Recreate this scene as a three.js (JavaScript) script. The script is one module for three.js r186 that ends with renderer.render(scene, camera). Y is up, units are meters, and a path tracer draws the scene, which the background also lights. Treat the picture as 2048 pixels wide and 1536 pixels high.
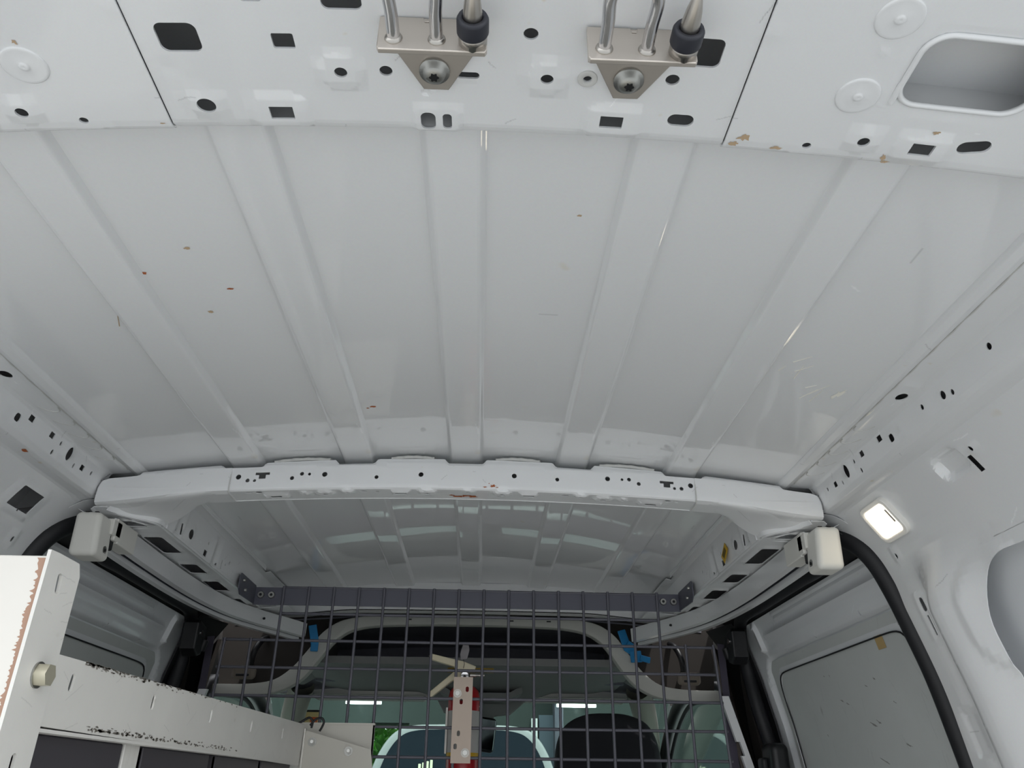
import * as THREE from 'three';
import { mergeGeometries, toCreasedNormals, mergeVertices } from 'three/addons/utils/BufferGeometryUtils.js';
import { RoundedBoxGeometry } from 'three/addons/geometries/RoundedBoxGeometry.js';
import { RectAreaLightUniformsLib } from 'three/addons/lights/RectAreaLightUniformsLib.js';
import { ImprovedNoise } from 'three/addons/math/ImprovedNoise.js';
import { Brush, Evaluator, SUBTRACTION } from 'three-bvh-csg';

// ---------------------------------------------------------------- camera, sky, sun, exposure
const R = THREE.MathUtils.degToRad;
const scene = new THREE.Scene();
const camera = new THREE.PerspectiveCamera(2 * THREE.MathUtils.radToDeg(Math.atan(768 / 1560)), 2048 / 1536, 0.02, 200);
camera.position.set(0.036, 0.80, 0.0);
camera.rotation.order = 'YXZ';
camera.rotation.set(R(27.34), R(-1.877), R(0.593));
scene.add(camera);
scene.background = new THREE.Color().setRGB(0.955, 0.975, 1.0);
scene.backgroundIntensity = 1.95;
const sun = new THREE.DirectionalLight(0xfffcf8, 3.0);
sun.position.set(3.2, 9, 4.0); sun.target.position.set(0, 0, 0);
sun.castShadow = true;
Object.assign(sun.shadow.camera, { left: -14, right: 14, top: 14, bottom: -14, near: 0.1, far: 40 });
sun.shadow.mapSize.set(2048, 2048); sun.shadow.radius = 2;
scene.add(sun, sun.target);
const renderer = new THREE.WebGLRenderer({ antialias: true });
renderer.toneMapping = THREE.LinearToneMapping;
renderer.toneMappingExposure = 1.04;
renderer.shadowMap.enabled = true;
RectAreaLightUniformsLib.init();

// ---------------------------------------------------------------- helpers
let seed = 7;
const rnd = () => { seed = (seed * 1664525 + 1013904223) >>> 0; return seed / 4294967296; };
const noise = new ImprovedNoise();
const sm = (a, b, x) => { const t = Math.min(1, Math.max(0, (x - a) / (b - a))); return t * t * (3 - 2 * t); };
const lerp = (a, b, t) => a + (b - a) * t;
const V = (x, y, z) => new THREE.Vector3(x, y, z);
const V2 = (x, y) => new THREE.Vector2(x, y);
function add(parent, name, geo, mat, label) {
  const m = new THREE.Mesh(geo, mat); m.name = name; m.castShadow = m.receiveShadow = true;
  if (label) m.userData.label = label;
  parent.add(m); return m;
}
const taken = new Map();
const numbered = (n) => { const k = taken.get(n) ?? 0; taken.set(n, k + 1); return k ? n + '_' + String(k).padStart(3, '0') : n; };
function thing(name, label, category, group) {
  const g = new THREE.Group(); g.name = numbered(name); g.userData = { label, category };
  if (group) g.userData.group = group;
  scene.add(g); return g;
}
function struct(name, label, category) {
  const g = new THREE.Group(); g.name = numbered(name); g.userData = { kind: 'structure', label, category: category ?? name.split('_')[0] };
  scene.add(g); return g;
}
const box = (x0, x1, y0, y1, z0, z1) => new THREE.BoxGeometry(Math.abs(x1 - x0), Math.abs(y1 - y0), Math.abs(z1 - z0)).translate((x0 + x1) / 2, (y0 + y1) / 2, (z0 + z1) / 2);
const rbox = (x0, x1, y0, y1, z0, z1, r = 0.003, s = 3) => new RoundedBoxGeometry(Math.abs(x1 - x0), Math.abs(y1 - y0), Math.abs(z1 - z0), s, r).translate((x0 + x1) / 2, (y0 + y1) / 2, (z0 + z1) / 2);
function rod(a, b, r, r2 = r, n = 14) {
  const d = b.clone().sub(a), g = new THREE.CylinderGeometry(r2, r, d.length(), n);
  g.translate(0, d.length() / 2, 0).applyQuaternion(new THREE.Quaternion().setFromUnitVectors(V(0, 1, 0), d.normalize()));
  return g.translate(a.x, a.y, a.z);
}
const tube = (pts, r, n = 60, k = 10, closed = false) => new THREE.TubeGeometry(new THREE.CatmullRomCurve3(pts, closed, 'centripetal'), n, r, k, closed);
const loose = (g) => (g.index ? g.toNonIndexed() : g);
const flip = (g) => { const p = loose(g); for (const a of Object.values(p.attributes)) for (let i = 0; i < a.count; i += 3) for (let c = 0; c < a.itemSize; c++) { const t = a.array[(i + 1) * a.itemSize + c]; a.array[(i + 1) * a.itemSize + c] = a.array[(i + 2) * a.itemSize + c]; a.array[(i + 2) * a.itemSize + c] = t; } return p; };
const mirror = (g) => { let p = g.clone().scale(-1, 1, 1); p = flip(p); return p; };
// side(s, geometry built for the right-hand side)
const side = (s, g) => (s > 0 ? g : mirror(g));
function shapeOf(h) {
  const s = new THREE.Shape(), w = h.w / 2, k = (h.h ?? h.w) / 2;
  if (h.t === 'c') s.absellipse(0, 0, w, k, 0, Math.PI * 2);
  else if (h.t === 'p') h.pts.forEach(([x, y], i) => (i ? s.lineTo(x, y) : s.moveTo(x, y)));
  else {
    const r = Math.min(h.r ?? 0.001, w * 0.999, k * 0.999);
    s.moveTo(-w + r, -k); s.lineTo(w - r, -k); s.absarc(w - r, -k + r, r, -Math.PI / 2, 0); s.lineTo(w, k - r); s.absarc(w - r, k - r, r, 0, Math.PI / 2);
    s.lineTo(-w + r, k); s.absarc(-w + r, k - r, r, Math.PI / 2, Math.PI); s.lineTo(-w, -k + r); s.absarc(-w + r, -k + r, r, Math.PI, Math.PI * 1.5);
  }
  return s;
}
const evaluator = new Evaluator(); evaluator.useGroups = false; evaluator.attributes = ['position', 'normal', 'uv'];
// A pressed sheet: a gridded slab in (u, v, w), holes cut through it, then bent by map(u, v, w) -> [x, y, z].
function sheet(u0, u1, v0, v1, du, dv, t, holes, map, crease = 0.55) {
  const nu = Math.max(1, Math.round((u1 - u0) / du)), nv = Math.max(1, Math.round((v1 - v0) / dv));
  let g = new THREE.BoxGeometry(u1 - u0, v1 - v0, t, nu, nv, 1).translate((u0 + u1) / 2, (v0 + v1) / 2, t / 2);
  if (holes.length) {
    const cut = mergeGeometries(holes.map((h) => {
      const e = new THREE.ExtrudeGeometry(shapeOf(h), { depth: t + 0.02, bevelEnabled: false, curveSegments: h.t === 'c' ? 12 : 5 }).translate(0, 0, -0.01);
      return e.rotateZ(h.a ?? 0).translate(h.u, h.v, 0);
    }));
    const a = new Brush(g), b = new Brush(cut); a.updateMatrixWorld(); b.updateMatrixWorld();
    g = evaluator.evaluate(a, b, SUBTRACTION).geometry;
  }
  g = g.index ? g.toNonIndexed() : g; g.clearGroups();
  const p = g.attributes.position, uv = g.attributes.uv;
  for (let i = 0; i < p.count; i++) { const u = p.getX(i), v = p.getY(i), q = map(u, v, p.getZ(i)); p.setXYZ(i, q[0], q[1], q[2]); uv.setXY(i, u, v); }
  for (const k of Object.keys(g.attributes)) if (!['position', 'normal', 'uv'].includes(k)) g.deleteAttribute(k);
  g.deleteAttribute('normal');
  return toCreasedNormals(g, crease);
}
// A 2D section rounded by smoothing; at(u) -> position and outward normal (to the left of travel when s = 1)
function section(pts, round = 0.006, out = 1) {
  const N = 1400, L = [0];
  for (let i = 1; i < pts.length; i++) L.push(L[i - 1] + Math.hypot(pts[i][0] - pts[i - 1][0], pts[i][1] - pts[i - 1][1]));
  const T = L[L.length - 1];
  const raw = (u) => { u = Math.min(T, Math.max(0, u)); let i = 1; while (i < L.length - 1 && L[i] < u) i++; const k = (u - L[i - 1]) / (L[i] - L[i - 1]); return [lerp(pts[i - 1][0], pts[i][0], k), lerp(pts[i - 1][1], pts[i][1], k)]; };
  const soft = (u) => { const w = Math.min(round, u, T - u); let x = 0, y = 0; for (let j = -4; j <= 4; j++) { const q = raw(u + (j / 4) * w); x += q[0]; y += q[1]; } return [x / 9, y / 9]; };
  const f = (u) => { const p = soft(u), a = soft(Math.max(0, u - 0.0008)), b = soft(Math.min(T, u + 0.0008)), dx = b[0] - a[0], dy = b[1] - a[1], l = Math.hypot(dx, dy) || 1; return { x: p[0], y: p[1], nx: (-dy / l) * out, ny: (dx / l) * out }; };
  f.at = L; Object.defineProperty(f, 'T', { value: T });
  return f;
}
// raised or sunk pressing: ellipse (t 'c') or rounded rectangle, height h, soft edge e
function press(list, u, v) {
  let s = 0;
  for (const q of list) {
    let d;
    if (q.t === 'c') { const a = (u - q.u) / (q.w / 2), b = (v - q.v) / ((q.k ?? q.w) / 2); d = (Math.hypot(a, b) - 1) * Math.min(q.w, q.k ?? q.w) / 2; }
    else { const r = q.r ?? 0.004, a = Math.abs(u - q.u) - q.w / 2 + r, b = Math.abs(v - q.v) - (q.k ?? q.w) / 2 + r; d = Math.hypot(Math.max(a, 0), Math.max(b, 0)) + Math.min(Math.max(a, b), 0) - r; }
    s += q.h * (1 - sm(-q.e / 2, q.e / 2, d));
  }
  return s;
}
// sweep a closed 2D profile [[n, y]...] along path points [x, y, z]; n is measured along the path's horizontal right-hand normal
function sweep(path, prof, n = 60, crease = 0.5) {
  const c = new THREE.CatmullRomCurve3(path.map((p) => V(...p)), false, 'centripetal'), P = [], I = [], U = [], k = prof.length;
  for (let i = 0; i <= n; i++) {
    const p = c.getPointAt(i / n), t = c.getTangentAt(i / n), nx = -t.z, nz = t.x, l = Math.hypot(nx, nz) || 1;
    prof.forEach(([a, b], j) => { P.push(p.x + (nx / l) * a, p.y + b, p.z + (nz / l) * a); U.push(i / n, j / k); });
  }
  for (let i = 0; i < n; i++) for (let j = 0; j < k; j++) { const a = i * k + j, b = i * k + (j + 1) % k, d = a + k, e = b + k; I.push(a, d, b, b, d, e); }
  const cap = THREE.ShapeUtils.triangulateShape(prof.map(([a, b]) => V2(a, b)), []);
  for (const [a, b, d] of cap) { I.push(a, b, d); I.push(n * k + a, n * k + d, n * k + b); }
  const g = new THREE.BufferGeometry(); g.setAttribute('position', new THREE.Float32BufferAttribute(P, 3)); g.setAttribute('uv', new THREE.Float32BufferAttribute(U, 2)); g.setIndex(I);
  return toCreasedNormals(loose(g), crease);
}
const extrude = (pts, depth, o = {}) => { const s = new THREE.Shape(pts.map((p) => V2(...p))); for (const h of o.holes ?? []) s.holes.push(new THREE.Path(h.map((p) => V2(...p)))); return new THREE.ExtrudeGeometry(s, { depth, bevelEnabled: !!o.bevel, bevelSize: o.bevel ?? 0, bevelThickness: o.bevel ?? 0, bevelSegments: 2, curveSegments: 8 }); };
const smoothPts = (pts, n, closed = false) => new THREE.CatmullRomCurve3(pts.map(([a, b]) => V(a, b, 0)), closed, 'centripetal').getPoints(n).map((p) => [p.x, p.y]);
// irregular flat patch (a stain, a chip) in the plane spanned by a and b round o
function blot(o, a, b, ra, rb, n = 14, rough = 0.45) {
  const P = [o.x, o.y, o.z], I = []; const A = a.clone().normalize(), B = b.clone().normalize();
  for (let i = 0; i < n; i++) { const t = (i / n) * Math.PI * 2, k = 1 - rough * rnd(); const q = o.clone().addScaledVector(A, Math.cos(t) * ra * k).addScaledVector(B, Math.sin(t) * rb * k); P.push(q.x, q.y, q.z); I.push(0, 1 + i, 1 + (i + 1) % n); }
  const g = new THREE.BufferGeometry(); g.setAttribute('position', new THREE.Float32BufferAttribute(P, 3)); g.setIndex(I); g.computeVertexNormals(); return g;
}

// ---------------------------------------------------------------- materials
function grain(size, fn, color = true) {
  const d = new Uint8Array(size * size * 4);
  for (let j = 0; j < size; j++) for (let i = 0; i < size; i++) { const c = fn(i / size, j / size, i, j).map((k) => k + (rnd() - 0.5) * 0.012), o = (j * size + i) * 4; d[o] = Math.max(0, Math.min(255, c[0] * 255)); d[o + 1] = Math.max(0, Math.min(255, c[1] * 255)); d[o + 2] = Math.max(0, Math.min(255, c[2] * 255)); d[o + 3] = 255; }
  return d;
}
function texture(size, data, srgb, rep) {
  const t = new THREE.DataTexture(data, size, size, THREE.RGBAFormat); t.wrapS = t.wrapT = THREE.RepeatWrapping; t.magFilter = THREE.LinearFilter; t.minFilter = THREE.LinearMipmapLinearFilter;
  if (srgb) t.colorSpace = THREE.SRGBColorSpace; t.repeat.set(rep, rep); t.needsUpdate = true; return t;
}
const fbm = (x, y, o, s) => { let a = 0, k = 1, t = 0; for (let i = 0; i < o; i++) { a += k * noise.noise(x * 2 ** i, y * 2 ** i, s + i * 7.3); t += k; k *= 0.55; } return a / t; };
// tileable noise: blend of shifted copies
const tile = (f, u, v, p) => { const a = f(u * p, v * p), b = f((u - 1) * p, v * p), c = f(u * p, (v - 1) * p), d = f((u - 1) * p, (v - 1) * p), x = sm(0, 1, u), y = sm(0, 1, v); return lerp(lerp(a, b, x), lerp(c, d, x), y); };
const SZ = 512;
function paintMaps(s, dirt, base) {
  const col = grain(SZ, (u, v) => {
    const cloud = tile((x, y) => fbm(x, y, 3, s), u, v, 5), spot = tile((x, y) => fbm(x, y, 2, s + 40), u, v, 26), patch = tile((x, y) => fbm(x, y, 3, s + 80), u, v, 4);
    let k = 1 + 0.006 * cloud; const st = sm(0.36, 0.6, spot) * sm(0.0, 0.35, patch) * dirt;
    return [base[0] * k * (1 - 0.12 * st), base[1] * k * (1 - 0.22 * st), base[2] * k * (1 - 0.42 * st)];
  });
  // fine scratches and scuffs
  for (let n = 0; n < 26 * dirt; n++) {
    let x = rnd() * SZ, y = rnd() * SZ; const a = rnd() * 6.28, L = 4 + rnd() * 20, dk = rnd() < 0.6 ? -26 : 14; let b = a;
    for (let i = 0; i < L; i++) { x += Math.cos(b); y += Math.sin(b); b += (rnd() - 0.5) * 0.2; const o = (((Math.floor(y) + SZ) % SZ) * SZ + (Math.floor(x) + SZ) % SZ) * 4; for (let c = 0; c < 3; c++) col[o + c] = Math.max(0, Math.min(255, col[o + c] + dk)); }
  }
  const rgh = grain(SZ, (u, v) => { const a = tile((x, y) => fbm(x, y, 3, s + 11), u, v, 7), b = tile((x, y) => fbm(x, y, 2, s + 60), u, v, 30); const k = 0.5 + 0.28 * a + 0.1 * b; return [k, k, k]; });
  return [col, rgh];
}
const white = paintMaps(3, 1.0, [0.90, 0.905, 0.91]), clean = paintMaps(19, 0.35, [0.905, 0.91, 0.915]);
const paint = (maps, rep, rough, extra = {}) => new THREE.MeshPhysicalMaterial({ map: texture(SZ, maps[0], true, rep), roughness: rough * 0.7, clearcoat: 0.7, clearcoatRoughness: 0.08, ...extra });
const M = {};
M.roof = paint(clean, 1.1, 0.5, { clearcoat: 1, clearcoatRoughness: 0.03 });
M.header = paint(white, 2.4, 0.6);
M.paint = paint(white, 1.7, 0.5);
M.wall = paint(clean, 1.4, 0.5, { clearcoat: 0.9, clearcoatRoughness: 0.05 });
M.door = paint(clean, 1.6, 0.5, { color: new THREE.Color(0.95, 0.965, 0.98) });
M.plain = new THREE.MeshPhysicalMaterial({ color: 0xdfe0e0, roughness: 0.4, clearcoat: 0.3, clearcoatRoughness: 0.15 });
const std = (c, r, m = 0, o = {}) => new THREE.MeshStandardMaterial({ color: c, roughness: r, metalness: m, ...o });
M.capwhite = std(0xd9d8d2, 0.42);
M.bead = std(0xc9c9c6, 0.55);
M.steel = std(0xb8b4ae, 0.3, 1); M.zinc = std(0xaaaaa6, 0.38, 1); M.chrome = std(0xd0d0d2, 0.16, 1); M.brass = std(0xb89a4a, 0.3, 1);
M.plate = std(0xcfc8c0, 0.38, 0.8);
M.rubber = std(0x17181c, 0.55); M.black = std(0x131417, 0.45); M.bumper = std(0x23252e, 0.5);
M.mesh = std(0x63636c, 0.5, 0.25); M.meshrail = std(0x5c5d68, 0.5, 0.2);
M.rust = std(0xa85c34, 0.9); M.rustpale = std(0xb9a184, 0.95); M.bare = std(0xf4f2e8, 0.45);
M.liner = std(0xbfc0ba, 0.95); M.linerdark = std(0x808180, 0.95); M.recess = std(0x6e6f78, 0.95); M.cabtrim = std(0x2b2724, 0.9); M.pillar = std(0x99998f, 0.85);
M.fabric = std(0x25262c, 0.95); M.seat = std(0x1e1f24, 0.95);
M.red = std(0xa5141c, 0.35); M.cream = std(0xd8cfb2, 0.45); M.yellow = std(0xcaa21e, 0.5); M.label = std(0xb9b7b4, 0.5);
M.tape = std(0x1f7fb8, 0.6); M.masking = std(0xb39a6a, 0.85);
M.plywhite = std(0xe6e3dc, 0.55);
M.alu = std(0xc6c3ba, 0.5, 0.15); M.aludark = std(0x6c655d, 0.7);
M.linedark = std(0x77787a, 0.8);
M.glass = new THREE.MeshPhysicalMaterial({ color: 0xe6f2ee, transmission: 1, thickness: 0, roughness: 0.02, ior: 1.5 });
M.floor = std(0xb4b2ac, 0.8);

// scuffed door infill board and shelf metal
function scuffTex(s, base, mark, n) {
  const col = grain(SZ, (u, v) => { const a = 1 + 0.05 * tile((x, y) => fbm(x, y, 4, s), u, v, 4), b = sm(0.30, 0.62, tile((x, y) => fbm(x * 0.6, y, 2, s + 31), u, v, 18)) * sm(0.0, 0.35, tile((x, y) => fbm(x, y, 2, s + 55), u, v, 4)); return base.map((c, i) => lerp(c * a, mark[i], 0.75 * b)); });
  for (let k = 0; k < n; k++) { let x = rnd() * SZ, y = rnd() * SZ; const a = (rnd() - 0.5) * 1.2, L = 6 + rnd() * 40; for (let i = 0; i < L; i++) { x += Math.cos(a); y += Math.sin(a) + (rnd() - 0.5) * 0.6; const o = (((Math.floor(y) + SZ) % SZ) * SZ + (Math.floor(x) + SZ) % SZ) * 4; for (let c = 0; c < 3; c++) col[o + c] *= 0.92; } }
  return col;
}
M.board = std(0xffffff, 0.6, 0, { map: texture(SZ, scuffTex(5, [0.76, 0.775, 0.77], [0.3, 0.28, 0.27], 40), true, 2.2) });
M.shelf = std(0xffffff, 0.5, 0.05, { map: texture(SZ, scuffTex(9, [0.90, 0.895, 0.875], [0.42, 0.38, 0.33], 50), true, 3) });
M.scuff = std(0x8b8a88, 0.8);

const roofY = (x) => 1.30 - 0.14 * x * x;

// ================================================================ SETTING
// ---- floor
{
  const f = struct('floor', 'grey load floor of the van', 'floor');
  add(f, 'load_floor', box(-0.84, 0.84, -0.06, 0, -0.28, -3.6), M.floor);
}
// ---- roof skin with five pressed ribs
{
  const c = struct('ceiling', 'white painted steel roof skin with long pressed ribs', 'ceiling');
  add(c, 'roof_skin', sheet(-0.545, 0.545, -2.34, -0.468, 0.0218, 0.03, 0.0012, [], (u, v, w) => [u, roofY(u) + w + 0.0004 * Math.sin(v * 9 + u * 4) * Math.cos(u * 14), v], 0.9), M.roof);
  for (const x of [0, -0.181, 0.181, -0.365, 0.365]) {
    const w0 = 0.0225, w1 = 0.0285, d = 0.0075, pts = smoothPts([[-w1 - 0.004, 0.0008], [-w1, 0], [-w0 - 0.001, -d + 0.0006], [-w0 + 0.003, -d], [0, -d], [w0 - 0.003, -d], [w0 + 0.001, -d + 0.0006], [w1, 0], [w1 + 0.004, 0.0008]], 40);
    const g = toCreasedNormals(loose(extrude(pts, 1.85)), 0.7).rotateZ(-0.28 * x).translate(x, roofY(x) - 0.0003, -2.32);
    add(c, 'roof_rib', g, M.roof);
  }
  for (const s of [1, -1]) {
    const strip = extrude(smoothPts([[0.5265, 1.2618], [0.528, 1.2575], [0.533, 1.2545], [0.542, 1.2535], [0.549, 1.2555], [0.551, 1.2605]], 24), 1.99).translate(0, 0, -2.32);
    add(c, 'seam_strip', side(s, toCreasedNormals(loose(strip), 0.7)), M.paint);
    const bead = []; for (let i = 0; i <= 60; i++) { const z = -0.40 - i * 0.0137; bead.push(V(s * (0.5515 + 0.0008 * Math.sin(i * 1.9)), 1.2568, z)); }
    add(c, 'sealant_line', tube(bead, 0.0011, 160, 6), M.bead);
  }
  // small stains and scratches that can be seen on the skin
  const up = (x, z) => V(x, roofY(x) - 0.0004, z);
  for (const [x, z, a, b, m] of [[-0.278, -0.66, 0.004, 0.003, 'rustpale'], [-0.255, -0.735, 0.004, 0.002, 'rust'], [-0.335, -0.70, 0.003, 0.003, 'rust'], [-0.135, -1.045, 0.007, 0.003, 'rust'], [-0.143, -1.05, 0.003, 0.002, 'rust'], [-0.29, -0.78, 0.004, 0.003, 'rustpale'], [0.12, -0.60, 0.003, 0.002, 'rustpale'], [-0.35, -0.86, 0.003, 0.002, 'rustpale'], [0.36, -1.0, 0.003, 0.002, 'rustpale']])
    add(c, 'rust_spot', blot(up(x, z), V(1, -0.28 * x, 0), V(0, 0, 1), a, b), M[m]);
  for (const [x, z, x2, z2] of [[-0.40, -0.80, -0.385, -0.75], [0.455, -0.93, 0.468, -0.90], [0.462, -0.915, 0.478, -0.885], [0.47, -0.935, 0.475, -0.90], [0.452, -0.90, 0.463, -0.89], [0.415, -0.84, 0.432, -0.822], [0.425, -0.862, 0.442, -0.842], [0.43, -0.88, 0.43, -0.845], [0.405, -0.865, 0.41, -0.852]]) {
    const a = up(x, z), b = up(x2, z2); add(c, 'scratch', rod(a, b, 0.0006, 0.0003, 5), x > 0 ? M.bare : M.rustpale);
  }
  add(c, 'bare_metal_patch', blot(up(0.497, -0.905), V(0.35, -0.05, 1), V(1, -0.14, -0.3), 0.017, 0.005, 22, 0.6), M.bare);
}
// ---- rear header: centre panel and two corner panels, pressed and punched
const headY = (x) => 1.272 - 0.14 * x * x;
const lip = (v) => (v < -0.464 ? Math.min(0.022, 0.9 * ((-0.464 - v) ** 2) / 0.012) : 0);
{
  const holes = [
    { t: 'r', u: -0.1893, v: -0.3847, w: 0.029, h: 0.024, r: 0.006 }, { t: 'r', u: -0.1168, v: -0.3868, w: 0.0155, h: 0.0126, r: 0.0015 }, { t: 'r', u: -0.1315, v: -0.3495, w: 0.014, h: 0.012, r: 0.002 }, { t: 'r', u: -0.071, v: -0.3495, w: 0.0276, h: 0.022, r: 0.005 },
    { t: 'c', u: -0.0798, v: -0.4118, w: 0.0096, h: 0.0092 }, { t: 'c', u: -0.0466, v: -0.4112, w: 0.0097, h: 0.0093 }, { t: 'r', u: 0.0143, v: -0.4119, w: 0.0171, h: 0.006, r: 0.003 },
    { t: 'c', u: -0.1874, v: -0.4444, w: 0.0144, h: 0.0138 }, { t: 'r', u: -0.1314, v: -0.4512, w: 0.0184, h: 0.0125, r: 0.0006 }, { t: 'r', u: -0.0177, v: -0.457, w: 0.0118, h: 0.0172, r: 0.005 }, { t: 'r', u: -0.0026, v: -0.4569, w: 0.0072, h: 0.0152, r: 0.003 },
    { t: 'c', u: 0.0591, v: -0.3743, w: 0.0106, h: 0.0098 }, { t: 'c', u: 0.0733, v: -0.4113, w: 0.0097, h: 0.0088 }, { t: 'c', u: 0.1034, v: -0.4098, w: 0.0066, h: 0.0062 }, { t: 'c', u: 0.1664, v: -0.4067, w: 0.0105, h: 0.0098 },
    { t: 'r', u: 0.1819, v: -0.3813, w: 0.0295, h: 0.0243, r: 0.005 }, { t: 'r', u: 0.1269, v: -0.4492, w: 0.018, h: 0.0118, r: 0.0006 }, { t: 'r', u: 0.1811, v: -0.445, w: 0.0205, h: 0.0118, r: 0.0058 },
    { t: 'p', u: -0.2205, v: -0.476, pts: [[-0.01, -0.01], [0.011, -0.01], [0.0005, 0.013], [-0.01, 0.013]] }, { t: 'p', u: 0.2205, v: -0.476, pts: [[0.01, -0.01], [0.01, 0.013], [-0.0005, 0.013], [-0.011, -0.01]] }];
  const pr = [
    { t: 'c', u: -0.08, v: -0.4125, w: 0.034, k: 0.033, h: 0.0022, e: 0.007 }, { t: 'c', u: 0.0733, v: -0.412, w: 0.032, k: 0.031, h: 0.0022, e: 0.007 }, { t: 'c', u: -0.1874, v: -0.4444, w: 0.0265, k: 0.0255, h: 0.0024, e: 0.007 }, { t: 'c', u: 0.1034, v: -0.4098, w: 0.0148, h: 0.001, e: 0.0024 },
    { t: 'r', u: -0.1322, v: -0.4525, w: 0.044, k: 0.029, r: 0.007, h: 0.0028, e: 0.007 }, { t: 'r', u: -0.0106, v: -0.4585, w: 0.037, k: 0.028, r: 0.006, h: 0.0022, e: 0.006 }, { t: 'r', u: 0.1290, v: -0.4508, w: 0.044, k: 0.029, r: 0.007, h: 0.0028, e: 0.007 },
    { t: 'r', u: 0.0143, v: -0.4119, w: 0.024, k: 0.012, r: 0.006, h: 0.001, e: 0.0024 }, { t: 'c', u: -0.0184, v: -0.4299, w: 0.0062, h: -0.0016, e: 0.002 }, { t: 'c', u: -0.205, v: -0.41, w: 0.006, h: -0.0008, e: 0.003 }];
  const hc = struct('roof_panel', 'punched white header panel over the rear doors', 'panel');
  add(hc, 'header_sheet', sheet(-0.2195, 0.2195, -0.474, -0.312, 0.0021, 0.0021, 0.0018, holes, (u, v, w) => [u, headY(u) + lip(v) + w - press(pr, u, v), v]), M.header);
  // unseen box section above the header sheet, made deep so its holes go dark
  add(hc, 'header_back', sheet(-0.60, 0.60, 0, 1, 0.03, 0.5, 0.003, [], (u, v, w) => [u, headY(u) - 0.002 + 0.092 * v, -0.3125 + w]), M.paint);
  add(hc, 'header_front', sheet(-0.60, 0.60, 0, 1, 0.03, 0.5, 0.003, [], (u, v, w) => [u, headY(u) + 0.004 + 0.086 * v, -0.4705 + w]), M.paint);
  add(hc, 'header_top', sheet(-0.60, 0.60, -0.474, -0.309, 0.03, 0.05, 0.002, [], (u, v, w) => [u, headY(u) + 0.088 + w, v]), M.paint);
  for (const [x, z, r0, r1] of [[0.1034, -0.4098, 0.0034, 0.0074]]) add(hc, 'washer_ring', new THREE.LatheGeometry([[r0, 0.0004], [r0, -0.0012], [r1 - 0.0006, -0.0012], [r1, -0.0006], [r1, 0.0004]].map((p) => V2(...p)), 32).translate(x, headY(x) - 0.0008, z), M.bead);
  add(hc, 'rust_stain', blot(V(-0.004, headY(0) - 0.0003, -0.35), V(1, 0, 0), V(0, 0, 1), 0.002, 0.002), M.rustpale);
  for (const s of [1, -1]) {
    const h2 = [{ t: 'c', u: 0.325, v: -0.4465, w: 0.0094, h: 0.0092 }, { t: 'c', u: 0.285, v: -0.458, w: 0.007, h: 0.0062 }, { t: 'r', u: 0.3708, v: -0.448, w: 0.0175, h: 0.0118, r: 0.0006 }, { t: 'r', u: 0.409, v: -0.442, w: 0.024, h: 0.0125, r: 0.006, a: 0.25 }, { t: 'r', u: 0.376, v: -0.378, w: 0.094, h: 0.06, r: 0.017 }];
    const p2 = [{ t: 'c', u: 0.325, v: -0.4468, w: 0.024, k: 0.022, h: 0.0026, e: 0.008 }, { t: 'r', u: 0.3715, v: -0.449, w: 0.042, k: 0.024, r: 0.006, h: 0.0028, e: 0.007 }, { t: 'c', u: 0.228, v: -0.359, w: 0.007, h: 0.001, e: 0.002 }, { t: 'c', u: 0.304, v: -0.3664, w: 0.007, h: 0.001, e: 0.002 }, { t: 'r', u: 0.376, v: -0.378, w: 0.1, k: 0.066, r: 0.02, h: -0.0014, e: 0.002 }];
    const g = sheet(0.2202, 0.60, -0.472, -0.312, 0.0024, 0.0024, 0.0018, h2, (u, v, w) => [u, headY(u) - 0.0022 + lip(v) + w - press(p2, u, v), v]);
    const hp = struct('roof_panel', s > 0 ? 'white corner header panel with a large rounded opening, at the right end' : 'white corner header panel with pressed disc, at the left end', 'panel');
    add(hp, 'corner_sheet', side(s, g), M.header);
    add(hp, 'cavity_wall', side(s, sheet(0.30, 0.60, 0, 1, 0.03, 0.5, 0.002, [], (u, v, w) => [u, headY(u) + 0.002 + 0.086 * v, -0.425 + w])), M.paint);
    const inner = sheet(0.24, 0.60, -0.425, -0.316, 0.01, 0.01, 0.0015, [], (u, v, w) => [u, headY(u) + 0.040 + w - 0.0016 * press([{ t: 'r', u: 0.385, v: -0.352, w: 0.026, k: 0.016, r: 0.003, h: 1, e: 0.004 }], u, v), v]);
    add(hp, 'inner_panel', side(s, inner), M.paint);
    for (const z of [-0.405, -0.3395]) {
      const d = new THREE.LatheGeometry([[0, -0.0022], [0.0016, -0.0026], [0.0034, -0.0022], [0.0042, -0.0012], [0.0132, -0.0010], [0.0150, -0.0012], [0.0160, -0.0004], [0.0161, 0.0008]].map((p) => V2(...p)), 40).rotateZ(s * -0.28 * 0.303).translate(s * 0.303, headY(0.303) - 0.0023, z);
      add(hp, 'blanking_disc', d, M.header);
    }
    const rimPts = shapeOf({ t: 'r', w: 0.094, h: 0.06, r: 0.017 }).getPoints(6).map((p) => V(s * (0.376 + p.x), headY(0.376 + p.x) - 0.0022, -0.378 + p.y)); rimPts.pop();
    add(hp, 'opening_rim', tube(rimPts, 0.0022, 160, 8, true), M.header);
    const on = (x, z) => V(s * x, headY(x) - 0.0026 + lip(z), z);
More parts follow.
